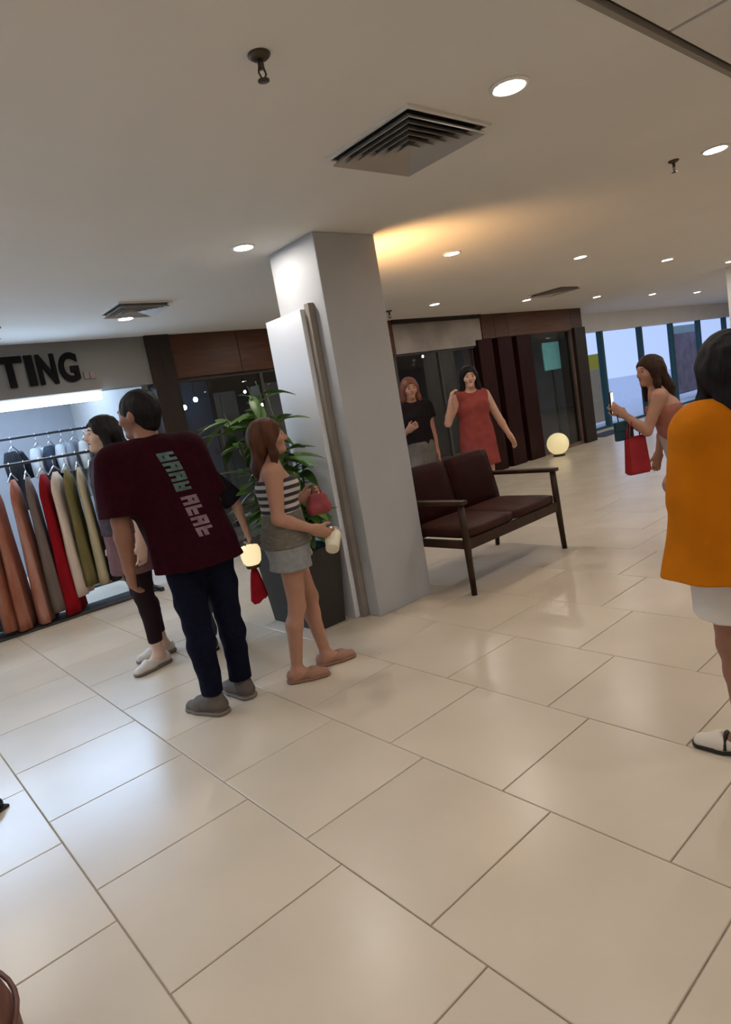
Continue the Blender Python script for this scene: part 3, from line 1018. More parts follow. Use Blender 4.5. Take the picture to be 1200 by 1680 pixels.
    def tee(p, m, hem=0.80, sleeve=0.75, e=0.028, flare=0.02, name='shirt', seed=1, amp=0.006, hemw=0.0):
        S = SDF(*p.box(), p.res)
        s = p.s
        p.torso(S, e, 0.05)
        b = p.bulk
        S.cone(p.chest - np.array([0, 0, .1 * s]), np.array([0, 0, (hem - 0.02) * s]), 0.100 * b * s + e, 0.118 * b * s + e + hemw, 0.04, (1, 0, 0), 1.36,
               [((0, 0, hem * s), (0, 0, -1))])
        S.plane((0, 0, hem * s), (0, 0, -1))
        for sd in 'LR':
            if sleeve > 0: p.arm(S, sd, e * .8, sleeve, 0.04, flare)
        S.ell(p.hp((0, 0.005, -0.10)), np.array([0.068, 0.068, 0.045]) * s, 0.015, carve=True)
        return p.part(name, S, m, waves(amp, 26, seed))

    def tent(p, m, hem=0.83, r0=0.115, r1=0.21, q=1.35, name='loose_top', seed=8, amp=0.012):
        S = SDF(*p.box(), p.res)
        s = p.s
        p.torso(S, 0.03, 0.05)
        S.cone(p.nb - np.array([0, 0, 0.10 * s]), p.waist, r0 * s, 0.178 * s, 0.06, (1, 0, 0), q)
        S.cone(p.waist, np.array([0, 0, hem * s]), 0.178 * s, r1 * s, 0.08, (1, 0, 0), q)
        for sd in 'LR': p.arm(S, sd, 0.02, 0.75, 0.10, 0.0)
        S.plane((0, 0, hem * s), (0, 0, -1))
        S.ell(p.hp((0, 0.005, -0.10)), np.array([0.068, 0.068, 0.045]) * s, 0.015, carve=True)
        return p.part(name, S, m, waves(amp, 20, seed))

    def strapless(p, m, top=1.34, hem=1.06, e=0.012, name='top', seed=2):
        S = SDF(*p.box(), p.res)
        s = p.s
        p.torso(S, e, 0.05)
        for q in (-1, 1):
            S.ell(p.chest + np.array([q * 0.062, 0.085, 0.0]) * s, np.array([0.062, 0.055, 0.06]) * s, 0.04)
        S.plane((0, 0, hem * s), (0, 0, -1)); S.plane((0, 0, top * s), (0, 0, 1))
        return p.part(name, S, m, waves(0.003, 30, seed))

    def dress(p, m, top=1.40, hem=0.55, e=0.016, flare=0.10, name='dress', seed=3, straps=True, amp=0.007):
        S = SDF(*p.box(), p.res)
        s = p.s
        p.torso(S, e, 0.05)
        for q in (-1, 1):
            S.ell(p.chest + np.array([q * 0.062, 0.08, 0.0]) * s, np.array([0.062, 0.055, 0.06]) * s, 0.04)
        S.cone(p.pel + np.array([0, 0, .06 * s]), np.array([0, 0, hem * s]), 0.125 * s + e, 0.125 * s + e + flare, 0.04, (1, 0, 0), 1.3)
        S.plane((0, 0, hem * s), (0, 0, -1))
        S.plane((0, 0, top * s), (0, 0, 1))
        S.ell(p.hp((0, 0.01, -0.11)), np.array([0.072, 0.085, 0.06]) * s, 0.015, carve=True)
        return p.part(name, S, m, waves(amp, 24, seed))

    def bottoms(p, m, waist=1.02, legt=1.92, e=0.022, flare=0.012, name='trousers', seed=4, amp=0.006):
        S = SDF(*p.box(), p.res)
        s = p.s; b = p.bulk
        S.cone(p.pel - np.array([0, 0, 0.02 * s]), p.waist, 0.116 * b * s + e, 0.098 * b * s + e, 0.05, (1, 0, 0), 1.32)
        for sd in 'LR':
            p.leg(S, sd, e, legt, 0.03, flare)
        S.plane((0, 0, waist * s), (0, 0, 1))
        return p.part(name, S, m, waves(amp, 28, seed, 0.8))

    def skirt(p, m, waist=1.05, hem=0.72, e=0.018, flare=0.04, name='skirt', seed=5):
        S = SDF(*p.box(), p.res)
        s = p.s; b = p.bulk
        S.cone(p.waist, p.pel, 0.098 * b * s + e, 0.122 * b * s + e, 0.03, (1, 0, 0), 1.3)
        S.cone(p.pel, np.array([0, 0, hem * s]), 0.122 * b * s + e, 0.122 * b * s + e + flare, 0.03, (1, 0, 0), 1.3)
        S.plane((0, 0, waist * s), (0, 0, 1)); S.plane((0, 0, hem * s), (0, 0, -1))
        return p.part(name, S, m, waves(0.005, 30, seed))

    def shoe(p, sd, m, sole, low=False, name='shoe'):
        s = p.s
        a = p.an[sd]; t = p.toe[sd]
        z0 = a[2] - 0.08 * s
        sx = (t[1], -t[0], 0)
        P = lambda f_, z: np.array([a[0] + t[0] * f_ * s, a[1] + t[1] * f_ * s, z0 + z * s])
        pts = np.array([P(-0.08, 0), P(0.22, 0)])
        lo = pts.min(0) - 0.09 * s; hi = pts.max(0) + 0.09 * s; lo[2] = z0 - 0.02; hi[2] = z0 + 0.20 * s
        S = SDF(lo, hi, 0.005)
        h0 = 0.055 if not low else 0.042
        S.cone(P(-0.035, 0.045), P(0.10, 0.04), 0.042 * s, 0.040 * s, 0.02, sx, 1.12)
        S.cone(P(0.09, 0.032), P(0.175, 0.025), 0.040 * s, 0.030 * s, 0.02, sx, 1.25)
        if not low:
            S.cone(P(0.0, 0.075), P(0.10, 0.045), 0.044 * s, 0.040 * s, 0.02, sx, 1.1)
            S.cone(P(-0.01, 0.06), P(-0.005, 0.105), 0.043 * s, 0.041 * s, 0.02, cut=[(P(0, 0.105), (0, 0, 1))])
        else:
            S.ell(P(0.02, 0.085), np.array([0.05, 0.075, 0.036]) * s, 0.01,
                  np.array(Matrix.Rotation(math.atan2(-t[0], t[1]), 3, 'Z')), carve=True)
        S.plane((0, 0, z0 + 0.016 * s), (0, 0, -1))
        o = p.part(name, S, m, smooth=1)
        K = SDF(lo, hi, 0.005)
        K.cone(P(-0.036, 0.012), P(0.10, 0.012), 0.046 * s, 0.047 * s, 0.01, sx, 1.10)
        K.cone(P(0.09, 0.012), P(0.175, 0.012), 0.046 * s, 0.036 * s, 0.01, sx, 1.2)
        K.plane((0, 0, z0 + 0.001), (0, 0, -1)); K.plane((0, 0, z0 + 0.020 * s), (0, 0, 1))
        link('sole', K.mesh('sole', 1), sole, o)
        return o

    def hair(p, m, long=0.0, puff=0.0, back=0.06, width=0.075, cap=False, side=0.0, seed=9, drift=(0, 0)):
        s = p.s
        c = p.hp((0, 0, 0))
        lo = c - 0.26 * s; hi = c + 0.26 * s
        lo[2] -= long * s + 0.02
        lo[:2] -= 0.1 * s; hi[:2] += 0.1 * s
        S = SDF(lo, hi, min(p.res, 0.007))
        e = (0.012 if long else 0.007) + puff
        S.ell(p.hp((0, -0.016, 0.032)), np.array([0.078 + e, 0.098 + e, 0.090 + e]) * s, 0.01, p.HR)
        S.cone(p.hp((0, -0.06, 0.0)), p.hp((0, -0.055, -0.045)), 0.055 * s + puff, 0.045 * s, 0.02, p.HR @ np.array([1., 0, 0]), 1.25)
        # open the face and free the ears
        S.ell(p.hp((0, 0.105, -0.050)), np.array([0.078, 0.088, 0.108]) * s, 0.012, p.HR, carve=True)
        if not long:
            for q in (-1, 1):
                S.ell(p.hp((q * 0.095, 0.010, -0.035)), np.array([0.035, 0.045, 0.05]) * s, 0.012, p.HR, carve=True)
            S.plane(p.hp((0, 0, -0.075)), p.HR @ np.array([0, 0.2, -1.]))
        else:
            top = p.hp((0, -0.055, 0.0))
            end = np.array([top[0] + drift[0], top[1] - back * s + drift[1], top[2] - long * s])
            mid = (top + end) / 2 + np.array([0, -0.02 * s, 0])
            axx = p.HR @ np.array([1., 0, 0])
            S.cone(top, mid, 0.062 * s, 0.052 * s, 0.03, axx, width / 0.05)
            S.cone(mid, end, 0.052 * s, 0.030 * s, 0.03, axx, width / 0.05)
            for q in (-1, 1):
                a = p.hp((q * 0.078, 0.005, 0.02)); b = p.hp((q * 0.088, 0.0, -0.10))
                S.cone(a, b, 0.026 * s, 0.026 * s, 0.02)
                S.cone(b, b + np.array([q * 0.01, side, -long * .45 * s]), 0.026 * s, 0.016 * s, 0.02)
        f = waves(0.0045, 90, seed, 0.12)
        return p.part('hair', S, m, f, smooth=1)


PEOPLE = {}
NAVY = mat('navy_denim', (0.005, 0.006, 0.017), 0.8, var=0.25, scale=40, bump=0.2)
GREYSHOE = mat('grey_brown_shoe', (0.11, 0.09, 0.08), 0.7, var=0.2, scale=20, bump=0.2)
SOLE = mat('sole_grey', (0.16, 0.14, 0.125), 0.7)
SOLED = mat('sole_dark', (0.02, 0.018, 0.016), 0.7)
MAROON = mat('maroon_cotton', (0.024, 0.002, 0.006), 0.85, var=0.15, scale=30, bump=0.15)

# ---- the man in the maroon shirt
man = Person('man from behind in a maroon printed t-shirt and dark navy trousers', (1.37, 3.05), math.radians(-8), 1.70, 'brown', 0.0065,
             arms={'L': ((-0.13, -0.10, -1), (-0.02, 0.16, -1), (1, 0.1, 0), 0.6), 'R': ((0.20, -0.04, -1), (0.10, 0.14, -1), (-1, 0.1, 0), 0.6)},
             feet={'L': (-0.085, 0.0, 0, 28, 0.01), 'R': (0.10, 0.06, 0, 12, 0.01)}, head=(42, 0), bulk=1.10, shoulder=0.19, lean=(-0.10, 0.07))
man.body()
shirt = man.tee(MAROON, hem=0.80, sleeve=0.92, e=0.028, flare=0.022, seed=11, amp=0.010, hemw=0.014)
man.bottoms(NAVY, 0.98, 1.93, 0.010, 0.010, seed=12, amp=0.007)
for sd in 'LR': man.shoe(sd, GREYSHOE, SOLE)
man.hair(HAIRM['black'])

# the print running down the back: two blocks of letter-like strokes laid on the cloth
from mathutils.bvhtree import BVHTree
me = shirt.data
bvh = BVHTree.FromPolygons([v.co[:] for v in me.vertices], [p.vertices[:] for p in me.polygons])


def print_strokes(name, m, rects):
    vs = []; fs = []
    for x0, z0, x1, z1 in rects:
        nx = max(1, int((x1 - x0) / 0.012)); nz = max(1, int((z1 - z0) / 0.012))
        g = {}
        for i in range(nx + 1):
            for j in range(nz + 1):
                z = z0 + (z1 - z0) * j / nz
                x = x0 + (x1 - x0) * i / nx - 0.10 * (z - 0.93) / 0.49
                h_ = bvh.ray_cast(Vector((x, -1, z)), Vector((0, 1, 0)))
                y = h_[0].y if h_[0] else -0.15
                g[i, j] = len(vs); vs.append((x, y - 0.0025, z))
        for i in range(nx):
            for j in range(nz):
                fs.append((g[i, j], g[i + 1, j], g[i + 1, j + 1], g[i, j + 1]))
    return MB().add(vs, fs).build(name, m, shirt, True)


def glyph_rows(z_top, z_bot, n, x0, x1, sd):
    g = random.Random(sd)
    out = []
    st = (z_top - z_bot) / n
    for k in range(n):
        zt = z_top - k * st; zb = zt - st * 0.82
        th = (zt - zb) * 0.34
        out.append((x0, zt - th, x1, zt))
        ch = g.choice((0, 1, 2))
        if ch != 1: out.append((x0, zb, x1, zb + th))
        out.append((x0, zb, x0 + 0.022, zt - th) if ch != 2 else (x1 - 0.022, zb + th, x1, zt - th))
        mid = (x0 + x1) / 2
        out.append((mid - 0.012, zb + (th if ch != 1 else 0), mid + 0.012, zt - th))
    return out


print_strokes('print_teal', mat('print_teal', (0.075, 0.135, 0.125), 0.7, var=0.3, scale=20), glyph_rows(1.385, 1.18, 4, -0.020, 0.062, 3))
print_strokes('print_pale', mat('print_pale', (0.21, 0.13, 0.16), 0.7, var=0.3, scale=20), glyph_rows(1.16, 0.945, 4, -0.016, 0.070, 5))

# ---- woman behind him at the left
w1 = Person('person in a dark grey top and leggings half hidden behind the maroon shirt', (1.44, 4.20), math.radians(95), 1.66, 'pale', 0.010,
            feet={'L': (-0.10, 0.03, 0, 10, 0.02), 'R': (0.08, -0.10, 0, -6, 0.02)}, head=(-10, 5))
w1.body()
w1.tee(mat('charcoal_mauve_knit', (0.060, 0.045, 0.058), 0.85, var=0.2, scale=20), hem=0.93, sleeve=0.9, seed=21)
w1.skirt(mat('mauve_skirt', (0.15, 0.08, 0.085), 0.85, var=0.15, scale=20), 0.98, 0.66, 0.02, 0.015, seed=22)
w1.bottoms(mat('dark_leggings', (0.022, 0.012, 0.016), 0.8), 0.9, 1.80, 0.011, 0.0, 'leggings', 23, 0.001)
for sd in 'LR': w1.shoe(sd, mat('white_flat', (0.6, 0.56, 0.52), 0.5), SOLE, low=True)
w1.hair(HAIRM['black'], long=0.22)

# ---- person in black behind him at the right, holding the lantern
w2 = Person('person in black mostly hidden behind the maroon shirt, arm out to the right', (1.82, 3.98), math.radians(-22), 1.43, 'fair', 0.010,
            arms={'R': ((0.62, 0.0, -0.9), (0.18, 0.10, -1), (-1, 0, 0.0), 0.9)}, head=(30, 0))
w2.body()
w2.tee(mat('black_jersey', (0.012, 0.010, 0.013), 0.8, var=0.2, scale=20), hem=0.86, sleeve=0.98, e=0.024, seed=31)
w2.bottoms(mat('slate_jeans', (0.05, 0.06, 0.085), 0.8, var=0.2, scale=30), 0.98, 1.93, 0.016, 0.01, seed=32)
for sd in 'LR': w2.shoe(sd, M['darkgrey'], SOLED)
w2.hair(HAIRM['black'], long=0.12)

# ---- auburn girl in the striped top, facing right
g1 = Person('girl with long auburn hair in a striped top and grey shorts', (1.86, 2.98), math.radians(-118), 1.455, 'tan', 0.0065,
            arms={'R': ((0.10, -0.10, -1), (-0.06, 1.0, -0.52), (-1, 0, 0.25), 0.8), 'L': ((-0.15, -0.20, -1), (0.10, 1.0, 0.22), (1, 0.0, 0.1), 0.9)},
            feet={'R': (0.075, -0.10, 0, -6, 0.03), 'L': (-0.085, 0.12, 0, 6, 0.03)}, head=(0, 6), shoulder=0.155, hipw=0.088)
g1.body()
g1.strapless(stripes_mat('black_white_stripes', (0.015, 0.014, 0.016), (0.45, 0.40, 0.38), 0.040, 0.5), 1.33, 1.10, seed=41)
g1.skirt(mat('grey_olive_knit', (0.155, 0.14, 0.115), 0.9, var=0.2, scale=25, stretch=(1, 1, 5), bump=0.3), 1.12, 0.90, 0.030, 0.010, 'waist_wrap', 42)
g1.bottoms(mat('grey_shorts', (0.26, 0.265, 0.27), 0.85, var=0.12, scale=30), 0.97, 0.36, 0.030, 0.022, 'shorts', 43, 0.005)
for sd in 'LR':
    g1.shoe(sd, mat('nude_sandal', (0.34, 0.18, 0.125), 0.6), mat('nude_sole', (0.26, 0.15, 0.10), 0.7), low=True, name='flat_shoe')
g1.hair(HAIRM['auburn'], long=0.33, puff=0.006, back=0.02, width=0.062, side=-0.02)

# ---- woman in the red dress behind the bench
w3 = Person('woman in a sleeveless coral red dress standing behind the bench', (5.39, 4.46), math.radians(146), 1.655, 'fair', 0.009,
            arms={'R': ((0.50, 0.15, -0.8), (-0.22, 0.30, 1.0), (-1, 0.3, 0), 0.6), 'L': ((-0.42, 0.0, -1), (-0.42, 0.10, -1), (1, 0.3, 0), 0.4)},
            head=(-8, 0), shoulder=0.16)
w3.body()
w3.dress(mat('coral_red_cloth', (0.27, 0.058, 0.050), 0.8, var=0.12, scale=12), 1.50, 0.62, 0.014, 0.03, seed=51)
for sd in 'LR': w3.shoe(sd, M['darkgrey'], SOLED, low=True)
w3.hair(HAIRM['black'], long=0.20, puff=0.004, width=0.07)

# ---- woman in black between column and red dress
w4 = Person('woman in a black top and grey skirt near the shop glass', (4.88, 4.85), math.radians(150), 1.64, 'tan', 0.010,
            arms={'R': ((0.15, 0.05, -1), (-0.25, 0.8, 0.25), (-1, 0.3, 0.5), 0.7)}, shoulder=0.16)
w4.body()
w4.tee(mat('black_cotton', (0.014, 0.011, 0.013), 0.85), hem=0.95, sleeve=0.45, e=0.016, seed=61)
w4.skirt(mat('grey_skirt', (0.13, 0.125, 0.115), 0.85, var=0.3, scale=10), 1.02, 0.45, 0.022, 0.06, seed=62)
for sd in 'LR': w4.shoe(sd, M['darkgrey'], SOLED, low=True)
w4.hair(mat('hair_reddish', (0.16, 0.055, 0.035), 0.5, var=0.3, scale=20), long=0.10, puff=0.004)

# ---- woman at the right looking left, hair down her back
w5 = Person('woman with long brown hair and bare shoulders looking left beside the orange top', (4.56, 1.97), math.radians(28), 1.43, 'tan', 0.008,
            arms={'L': ((-0.15, 0.45, -1), (0.0, 0.75, 0.75), (1, 0.1, 0.2), 0.8), 'R': ((0.15, -0.1, -1), (0.1, 0.25, -1), (-1, 0, 0), 0.6)},
            head=(32, 0), shoulder=0.155, lean=(-0.05, 0.16))
w5.body()
w5.strapless(mat('rose_top', (0.34, 0.13, 0.10), 0.85, var=0.1, scale=20), 1.30, 1.0, seed=71)
w5.bottoms(mat('pale_shorts', (0.38, 0.33, 0.31), 0.85), 1.06, 0.5, 0.022, 0.015, 'shorts', 72)
for sd in 'LR': w5.shoe(sd, mat('white_sneaker', (0.6, 0.57, 0.54), 0.6), SOLE)
w5.hair(HAIRM['brown'], long=0.30, puff=0.005, back=0.10, width=0.07)

# ---- woman in the orange top cut by the right edge
w6 = Person('woman in a loose orange top and white shorts cut by the right edge', (2.225, 0.795), math.radians(-30), 1.45, 'brown', 0.0065,
            arms={'L': ((-0.02, 0.10, -1), (0.30, 0.9, 0.1), (1, 0.1, 0.2), 0.6), 'R': ((0.02, 0.10, -1), (-0.2, 0.9, 0.1), (-1, 0.1, 0.2), 0.6)},
            feet={'L': (-0.015, 0.05, 0, 40, 0.02), 'R': (0.10, -0.02, 0, -5, 0.02)}, head=(-25, 0), shoulder=0.165)
w6.body()
w6.tent(mat('orange_cotton', (0.50, 0.150, 0.003), 0.8, var=0.12, scale=6), 0.83, 0.100, 0.238, 1.36, seed=81)
w6.bottoms(mat('white_cotton', (0.66, 0.62, 0.58), 0.85, var=0.06), 0.98, 0.62, 0.034, 0.02, 'shorts', 82)
WS = mat('cream_shoe', (0.66, 0.60, 0.52), 0.5)
for sd in 'LR':
    so = w6.shoe(sd, WS, SOLED, low=True, name='flat_shoe')
    a = w6.an[sd]; t = w6.toe[sd]; s_ = w6.s
    sx = np.array([t[1], -t[0], 0])
    c = a + t * 0.075 * s_
    pts = [c + sx * 0.050 * s_ * math.cos(q) + np.array([0, 0, -0.055 * s_ + 0.055 * s_ * math.sin(q)]) for q in np.linspace(0, math.pi, 9)]
    MB().tube(pts, 0.007, 6).build('strap', M['black'], so, True)
w6.hair(HAIRM['black'], long=0.26, puff=0.016, back=0.03, width=0.078)


# ================================================================== HELD THINGS
def at(p_, sd, fwd=0.09, off=0.035):
    bpy.context.view_layer.update()
    return p_.palm_pt(sd, fwd, off)


q = at(w2, 'R', 0.10, 0.02)
lt = empty('lantern', (q.x, q.y, q.z - 0.30))
tag(lt, 'glowing cream lantern with a red cloth tail hanging from a hand', 'lantern')
prof = [(0.045, 0.13), (0.062, 0.15), (0.070, 0.19), (0.072, 0.235), (0.060, 0.262), (0.04, 0.268)]
MB().lathe(prof, 20).build('shade', M['lantern'], lt, True)
MB().lathe([(0.02, 0.100), (0.046, 0.108), (0.050, 0.128), (0.044, 0.131)], 20).build('base_rim', mat('lantern_rim', (0.10, 0.05, 0.015), 0.5), lt, True)
MB().tube([(-0.03, 0, 0.265), (-0.02, 0, 0.29), (0, 0, 0.30), (0.02, 0, 0.29), (0.03, 0, 0.265)], 0.004, 6).build('handle', M['black'], lt, True)
cl = []
for j in range(9):
    for i in range(13):
        a_ = 2 * math.pi * i / 12
        rr = (0.018 + 0.048 * (j / 8) ** 0.7) * (1 + 0.18 * math.sin(a_ * 4 + 0.5))
        cl.append((rr * math.cos(a_), rr * math.sin(a_) * 0.75, 0.102 - j * 0.027 - (0.03 * math.sin(a_ * 2) if j == 8 else 0)))
cf = [(j * 13 + i, j * 13 + i + 1, (j + 1) * 13 + i + 1, (j + 1) * 13 + i) for j in range(8) for i in range(12)]
MB().add(cl, cf).build('cloth_tail', mat('red_cloth', (0.34, 0.012, 0.022), 0.8, var=0.15, scale=15), lt, True)

# the girl's pink red purse and the pale cup in front
q = at(g1, 'L', 0.10, 0.035)
pu = empty('purse', (q.x, q.y, q.z - 0.07), math.radians(-30))
tag(pu, 'pinkish red purse held up in the auburn girl\'s far hand', 'purse')
S = SDF((-0.12, -0.07, -0.10), (0.12, 0.07, 0.14), 0.005)
S.cone((-0.035, 0, -0.02), (0.035, 0, -0.02), 0.040, 0.040, 0.02, (0, 1, 0), 0.6)
S.cone((-0.025, 0, 0.035), (0.025, 0, 0.035), 0.030, 0.030, 0.03, (0, 1, 0), 0.5)
link('bag', S.mesh('bag', 1, waves(0.003, 60, 91)), mat('rose_leather', (0.30, 0.055, 0.065), 0.5, var=0.15, scale=15), pu)
MB().tube([(-0.03, 0, 0.06), (-0.02, 0, 0.10), (0.02, 0, 0.10), (0.03, 0, 0.06)], 0.005, 6).build('handle', mat('rose_strap', (0.3, 0.05, 0.06), 0.5), pu, True)
q = at(g1, 'R', 0.115, 0.025)
cp = empty('cup', (q.x, q.y, q.z - 0.03), 0)
cp.rotation_euler = (math.radians(-55), math.radians(25), math.radians(-30))
tag(cp, 'shiny cream cup with a metal lid in the auburn girl\'s near hand', 'cup')
MB().lathe([(0.034, -0.085), (0.036, -0.083), (0.046, 0.035), (0.044, 0.036)], 22).build('body', mat('cream_card', (0.72, 0.66, 0.5), 0.4), cp, True)
MB().lathe([(0.048, 0.032), (0.049, 0.044), (0.042, 0.052), (0.02, 0.055)], 22).build('lid', M['chrome'], cp, True)

# phone and bags of the woman at the right
q = at(w5, 'L', 0.10, 0.03)
ph = empty('phone', (q.x, q.y, q.z + 0.02), math.radians(-75))
tag(ph, 'phone with a bright screen held up by the woman looking left', 'phone')
MB().box(-0.006, -0.037, -0.075, 0.006, 0.037, 0.075, 0.004).build('case', M['black'], ph)
MB().box(0.0062, -0.033, -0.070, 0.0072, 0.033, 0.070).build('screen', mat('screen', (0.8, 0.8, 0.82), 0.3, emit=(1, 0.97, 0.92), estr=0.9), ph)

q = at(w5, 'L', 0.02, 0.0)
eb = Vector(w5.root.matrix_basis @ Vector(w5.el['L'] * .45 + w5.wr['L'] * .55))


def hang_bag(name, label, pos, w_, h_, d_, m, rz, strap):
    b = empty(name, (pos.x, pos.y, pos.z), rz)
    tag(b, label, 'bag')
    bm = bmesh.new()
    bmesh.ops.create_cube(bm, size=1.0)
    for v in bm.verts:
        k = 1.0 if v.co.z < 0 else 0.86
        v.co = Vector((v.co.x * w_ * k, v.co.y * d_ * (1.0 if v.co.z < 0 else 0.55), v.co.z * h_ - strap - h_ / 2))
    bmesh.ops.bevel(bm, geom=bm.edges[:], offset=min(w_, d_) * 0.16, segments=3, affect='EDGES')
    me_ = bpy.data.meshes.new('body'); bm.to_mesh(me_); bm.free()
    link('body', me_, m, b)
    for sy in (-1, 1):
        pts = [(w_ * .3 * math.cos(a_), sy * d_ * .2, -strap - 0.01 + (strap + 0.025) * math.sin(a_)) for a_ in np.linspace(0, math.pi, 9)]
        MB().tube(pts, 0.005, 6).build('handle', m, b, True)
    return b


hang_bag('red_tote_bag', 'red tote bag hanging at the forearm of the woman looking left', eb, 0.17, 0.26, 0.08,
         mat('red_leather', (0.30, 0.012, 0.018), 0.5, var=0.2, scale=10), math.radians(-30), 0.10)
p5 = Vector(w5.root.matrix_basis @ Vector(w5.wr['L'])) + Vector((0, 0, -0.115))
cb = empty('teal_clutch', (p5.x, p5.y, p5.z), math.radians(-35))
tag(cb, 'small dark teal clutch hanging from the wrist of the woman looking left', 'bag')
MB().box(-0.065, -0.015, -0.07, 0.065, 0.015, 0.06, 0.008).build('body', mat('teal_leather', (0.012, 0.05, 0.065), 0.5), cb)
MB().tube([(-0.03, 0, 0.055), (-0.034, 0, 0.10), (-0.02, 0, 0.148), (0, 0, 0.155), (0.02, 0, 0.148), (0.034, 0, 0.10), (0.03, 0, 0.055)], 0.004, 6).build('wrist_strap', M['black'], cb, True)
MB().box(-0.064, -0.020, -0.005, 0.064, -0.0152, 0.058, 0.004).build('flap', mat('teal_leather_flap', (0.010, 0.042, 0.055), 0.5), cb)

# ================================================================== BENCH
bn = empty('bench', (3.885, 3.28, 0), math.radians(1.5))
tag(bn, 'dark wooden two seat bench with burgundy cushions beside the column', 'bench')
W2, D2 = 0.60, 0.31
for sx in (-1, 1):
    x = sx * W2
    # front leg rises to the arm, slightly raked
    MB().tube([(x + sx * 0.012, -D2 - 0.012, 0.0), (x, -D2, 0.43), (x, -D2 + 0.006, 0.655)], [0.021, 0.027, 0.025], 10).build('leg', M['benchwood'], bn, True)
    MB().tube([(x + sx * 0.012, D2 + 0.05, 0.0), (x, D2, 0.42), (x, D2 + 0.03, 0.66)], [0.020, 0.025, 0.022], 10).build('leg', M['benchwood'], bn, True)
    MB().box(x - 0.035, -D2 - 0.035, 0.652, x + 0.035, D2 + 0.06, 0.684, 0.010).build('armrest', M['benchwood'], bn)
    MB().box(x - 0.016, -D2 + 0.02, 0.335, x + 0.016, D2 - 0.01, 0.395, 0.006).build('side_rail', M['benchwood'], bn)
MB().box(-W2 + 0.02, -D2 - 0.014, 0.325, W2 - 0.02, -D2 + 0.016, 0.40, 0.006).build('front_rail', M['benchwood'], bn)
MB().box(-W2 + 0.02, D2 - 0.02, 0.335, W2 - 0.02, D2 + 0.01, 0.395, 0.006).build('rear_rail', M['benchwood'], bn)
MB().tube([(0.18, D2 + 0.03, 0.0), (0.18, D2, 0.34)], [0.018, 0.022], 10).build('leg', M['benchwood'], bn, True)


def cushion(x0, y0, z0, x1, y1, z1, r, pf=0.012):
    bm = bmesh.new()
    bmesh.ops.create_cube(bm, size=1.0)
    for v in bm.verts:
        v.co = Vector((x0 + (v.co.x + .5) * (x1 - x0), y0 + (v.co.y + .5) * (y1 - y0), z0 + (v.co.z + .5) * (z1 - z0)))
    bmesh.ops.subdivide_edges(bm, edges=bm.edges[:], cuts=5, use_grid_fill=True)
    c = Vector(((x0 + x1) / 2, (y0 + y1) / 2, (z0 + z1) / 2)); hs = Vector(((x1 - x0) / 2, (y1 - y0) / 2, (z1 - z0) / 2))
    for v in bm.verts:
        q_ = v.co - c
        inner = Vector((max(-hs.x + r, min(hs.x - r, q_.x)), max(-hs.y + r, min(hs.y - r, q_.y)), max(-hs.z + r, min(hs.z - r, q_.z))))
        d_ = q_ - inner
        if d_.length > 1e-6: q_ = inner + d_.normalized() * r
        u_ = (1 - (q_.x / hs.x) ** 2) * (1 - (q_.y / hs.y) ** 2); w_ = (1 - (q_.x / hs.x) ** 2) * (1 - (q_.z / hs.z) ** 2)
        q_.z += pf * max(0, u_) * (1 if q_.z > 0 else -0.2); q_.y -= pf * max(0, w_) * (1 if q_.y < 0 else -1)
        v.co = c + q_
    me_ = bpy.data.meshes.new('cushion'); bm.to_mesh(me_); bm.free()
    me_.polygons.foreach_set('use_smooth', [True] * len(me_.polygons))
    return me_


for k in range(2):
    xa = -W2 + 0.03 + k * (W2 - 0.03); xb = xa + W2 - 0.034
    link('seat_cushion', cushion(xa, -D2 + 0.0, 0.392, xb, D2 - 0.06, 0.475, 0.026), M['seatbrown'], bn)
    bc = link('back_cushion', cushion(xa, -0.055, 0.0, xb, 0.055, 0.46, 0.03), M['burgundy'], bn)
    bc.location = (0, D2 - 0.055, 0.44); bc.rotation_euler = (math.radians(-12), 0, 0)
MB().box(-W2 + 0.02, 0, 0, W2 - 0.02, 0.03, 0.42, 0.01).build('back_board', M['burgundy'], bn, loc=(0, D2 + 0.005, 0.44), rot=(math.radians(-12), 0, 0))

# ================================================================== PLANTER AND PLANT
pt = empty('planter', (2.42, 3.78, 0))
tag(pt, 'tall charcoal planter box in front of the white column board', 'planter')
bm = bmesh.new()
vs = []
for (hx, hy, z) in ((0.115, 0.28, 0.0), (0.150, 0.33, 0.56), (0.135, 0.315, 0.56), (0.13, 0.31, 0.50)):
    vs.append([bm.verts.new((sx * hx, sy * hy, z)) for sx, sy in ((-1, -1), (1, -1), (1, 1), (-1, 1))])
bm.faces.new(vs[0][::-1])
for a_, b_ in zip(vs, vs[1:]):
    for k in range(4):
        bm.faces.new((a_[k], a_[(k + 1) % 4], b_[(k + 1) % 4], b_[k]))
bm.faces.new(vs[3])
me_ = bpy.data.meshes.new('box'); bm.to_mesh(me_); bm.free()
link('box', me_, M['planter'], pt)
MB().box(-0.128, -0.308, 0.47, 0.128, 0.308, 0.515).build('soil', M['soil'], pt)

pn = empty('leafy_plant', (2.40, 3.72, 0.515))
tag(pn, 'bushy green bamboo like plant in the charcoal planter by the column', 'plant')


def leaf_mesh(L, w_):
    vs = []; fs = []
    n = 6
    for i in range(n + 1):
        t = i / n
        ww = w_ * math.sin(math.pi * min(1, t * 0.92 + 0.06)) ** 0.8
        z = -0.35 * L * t * t
        vs += [(-ww, L * t, z + ww * 0.35), (0, L * t, z), (ww, L * t, z + ww * 0.35)]
    for i in range(n):
        for k in range(2):
            fs.append((i * 3 + k, i * 3 + k + 1, i * 3 + k + 4, i * 3 + k + 3))
    return MB().add(vs, fs).mesh('leaf', True)


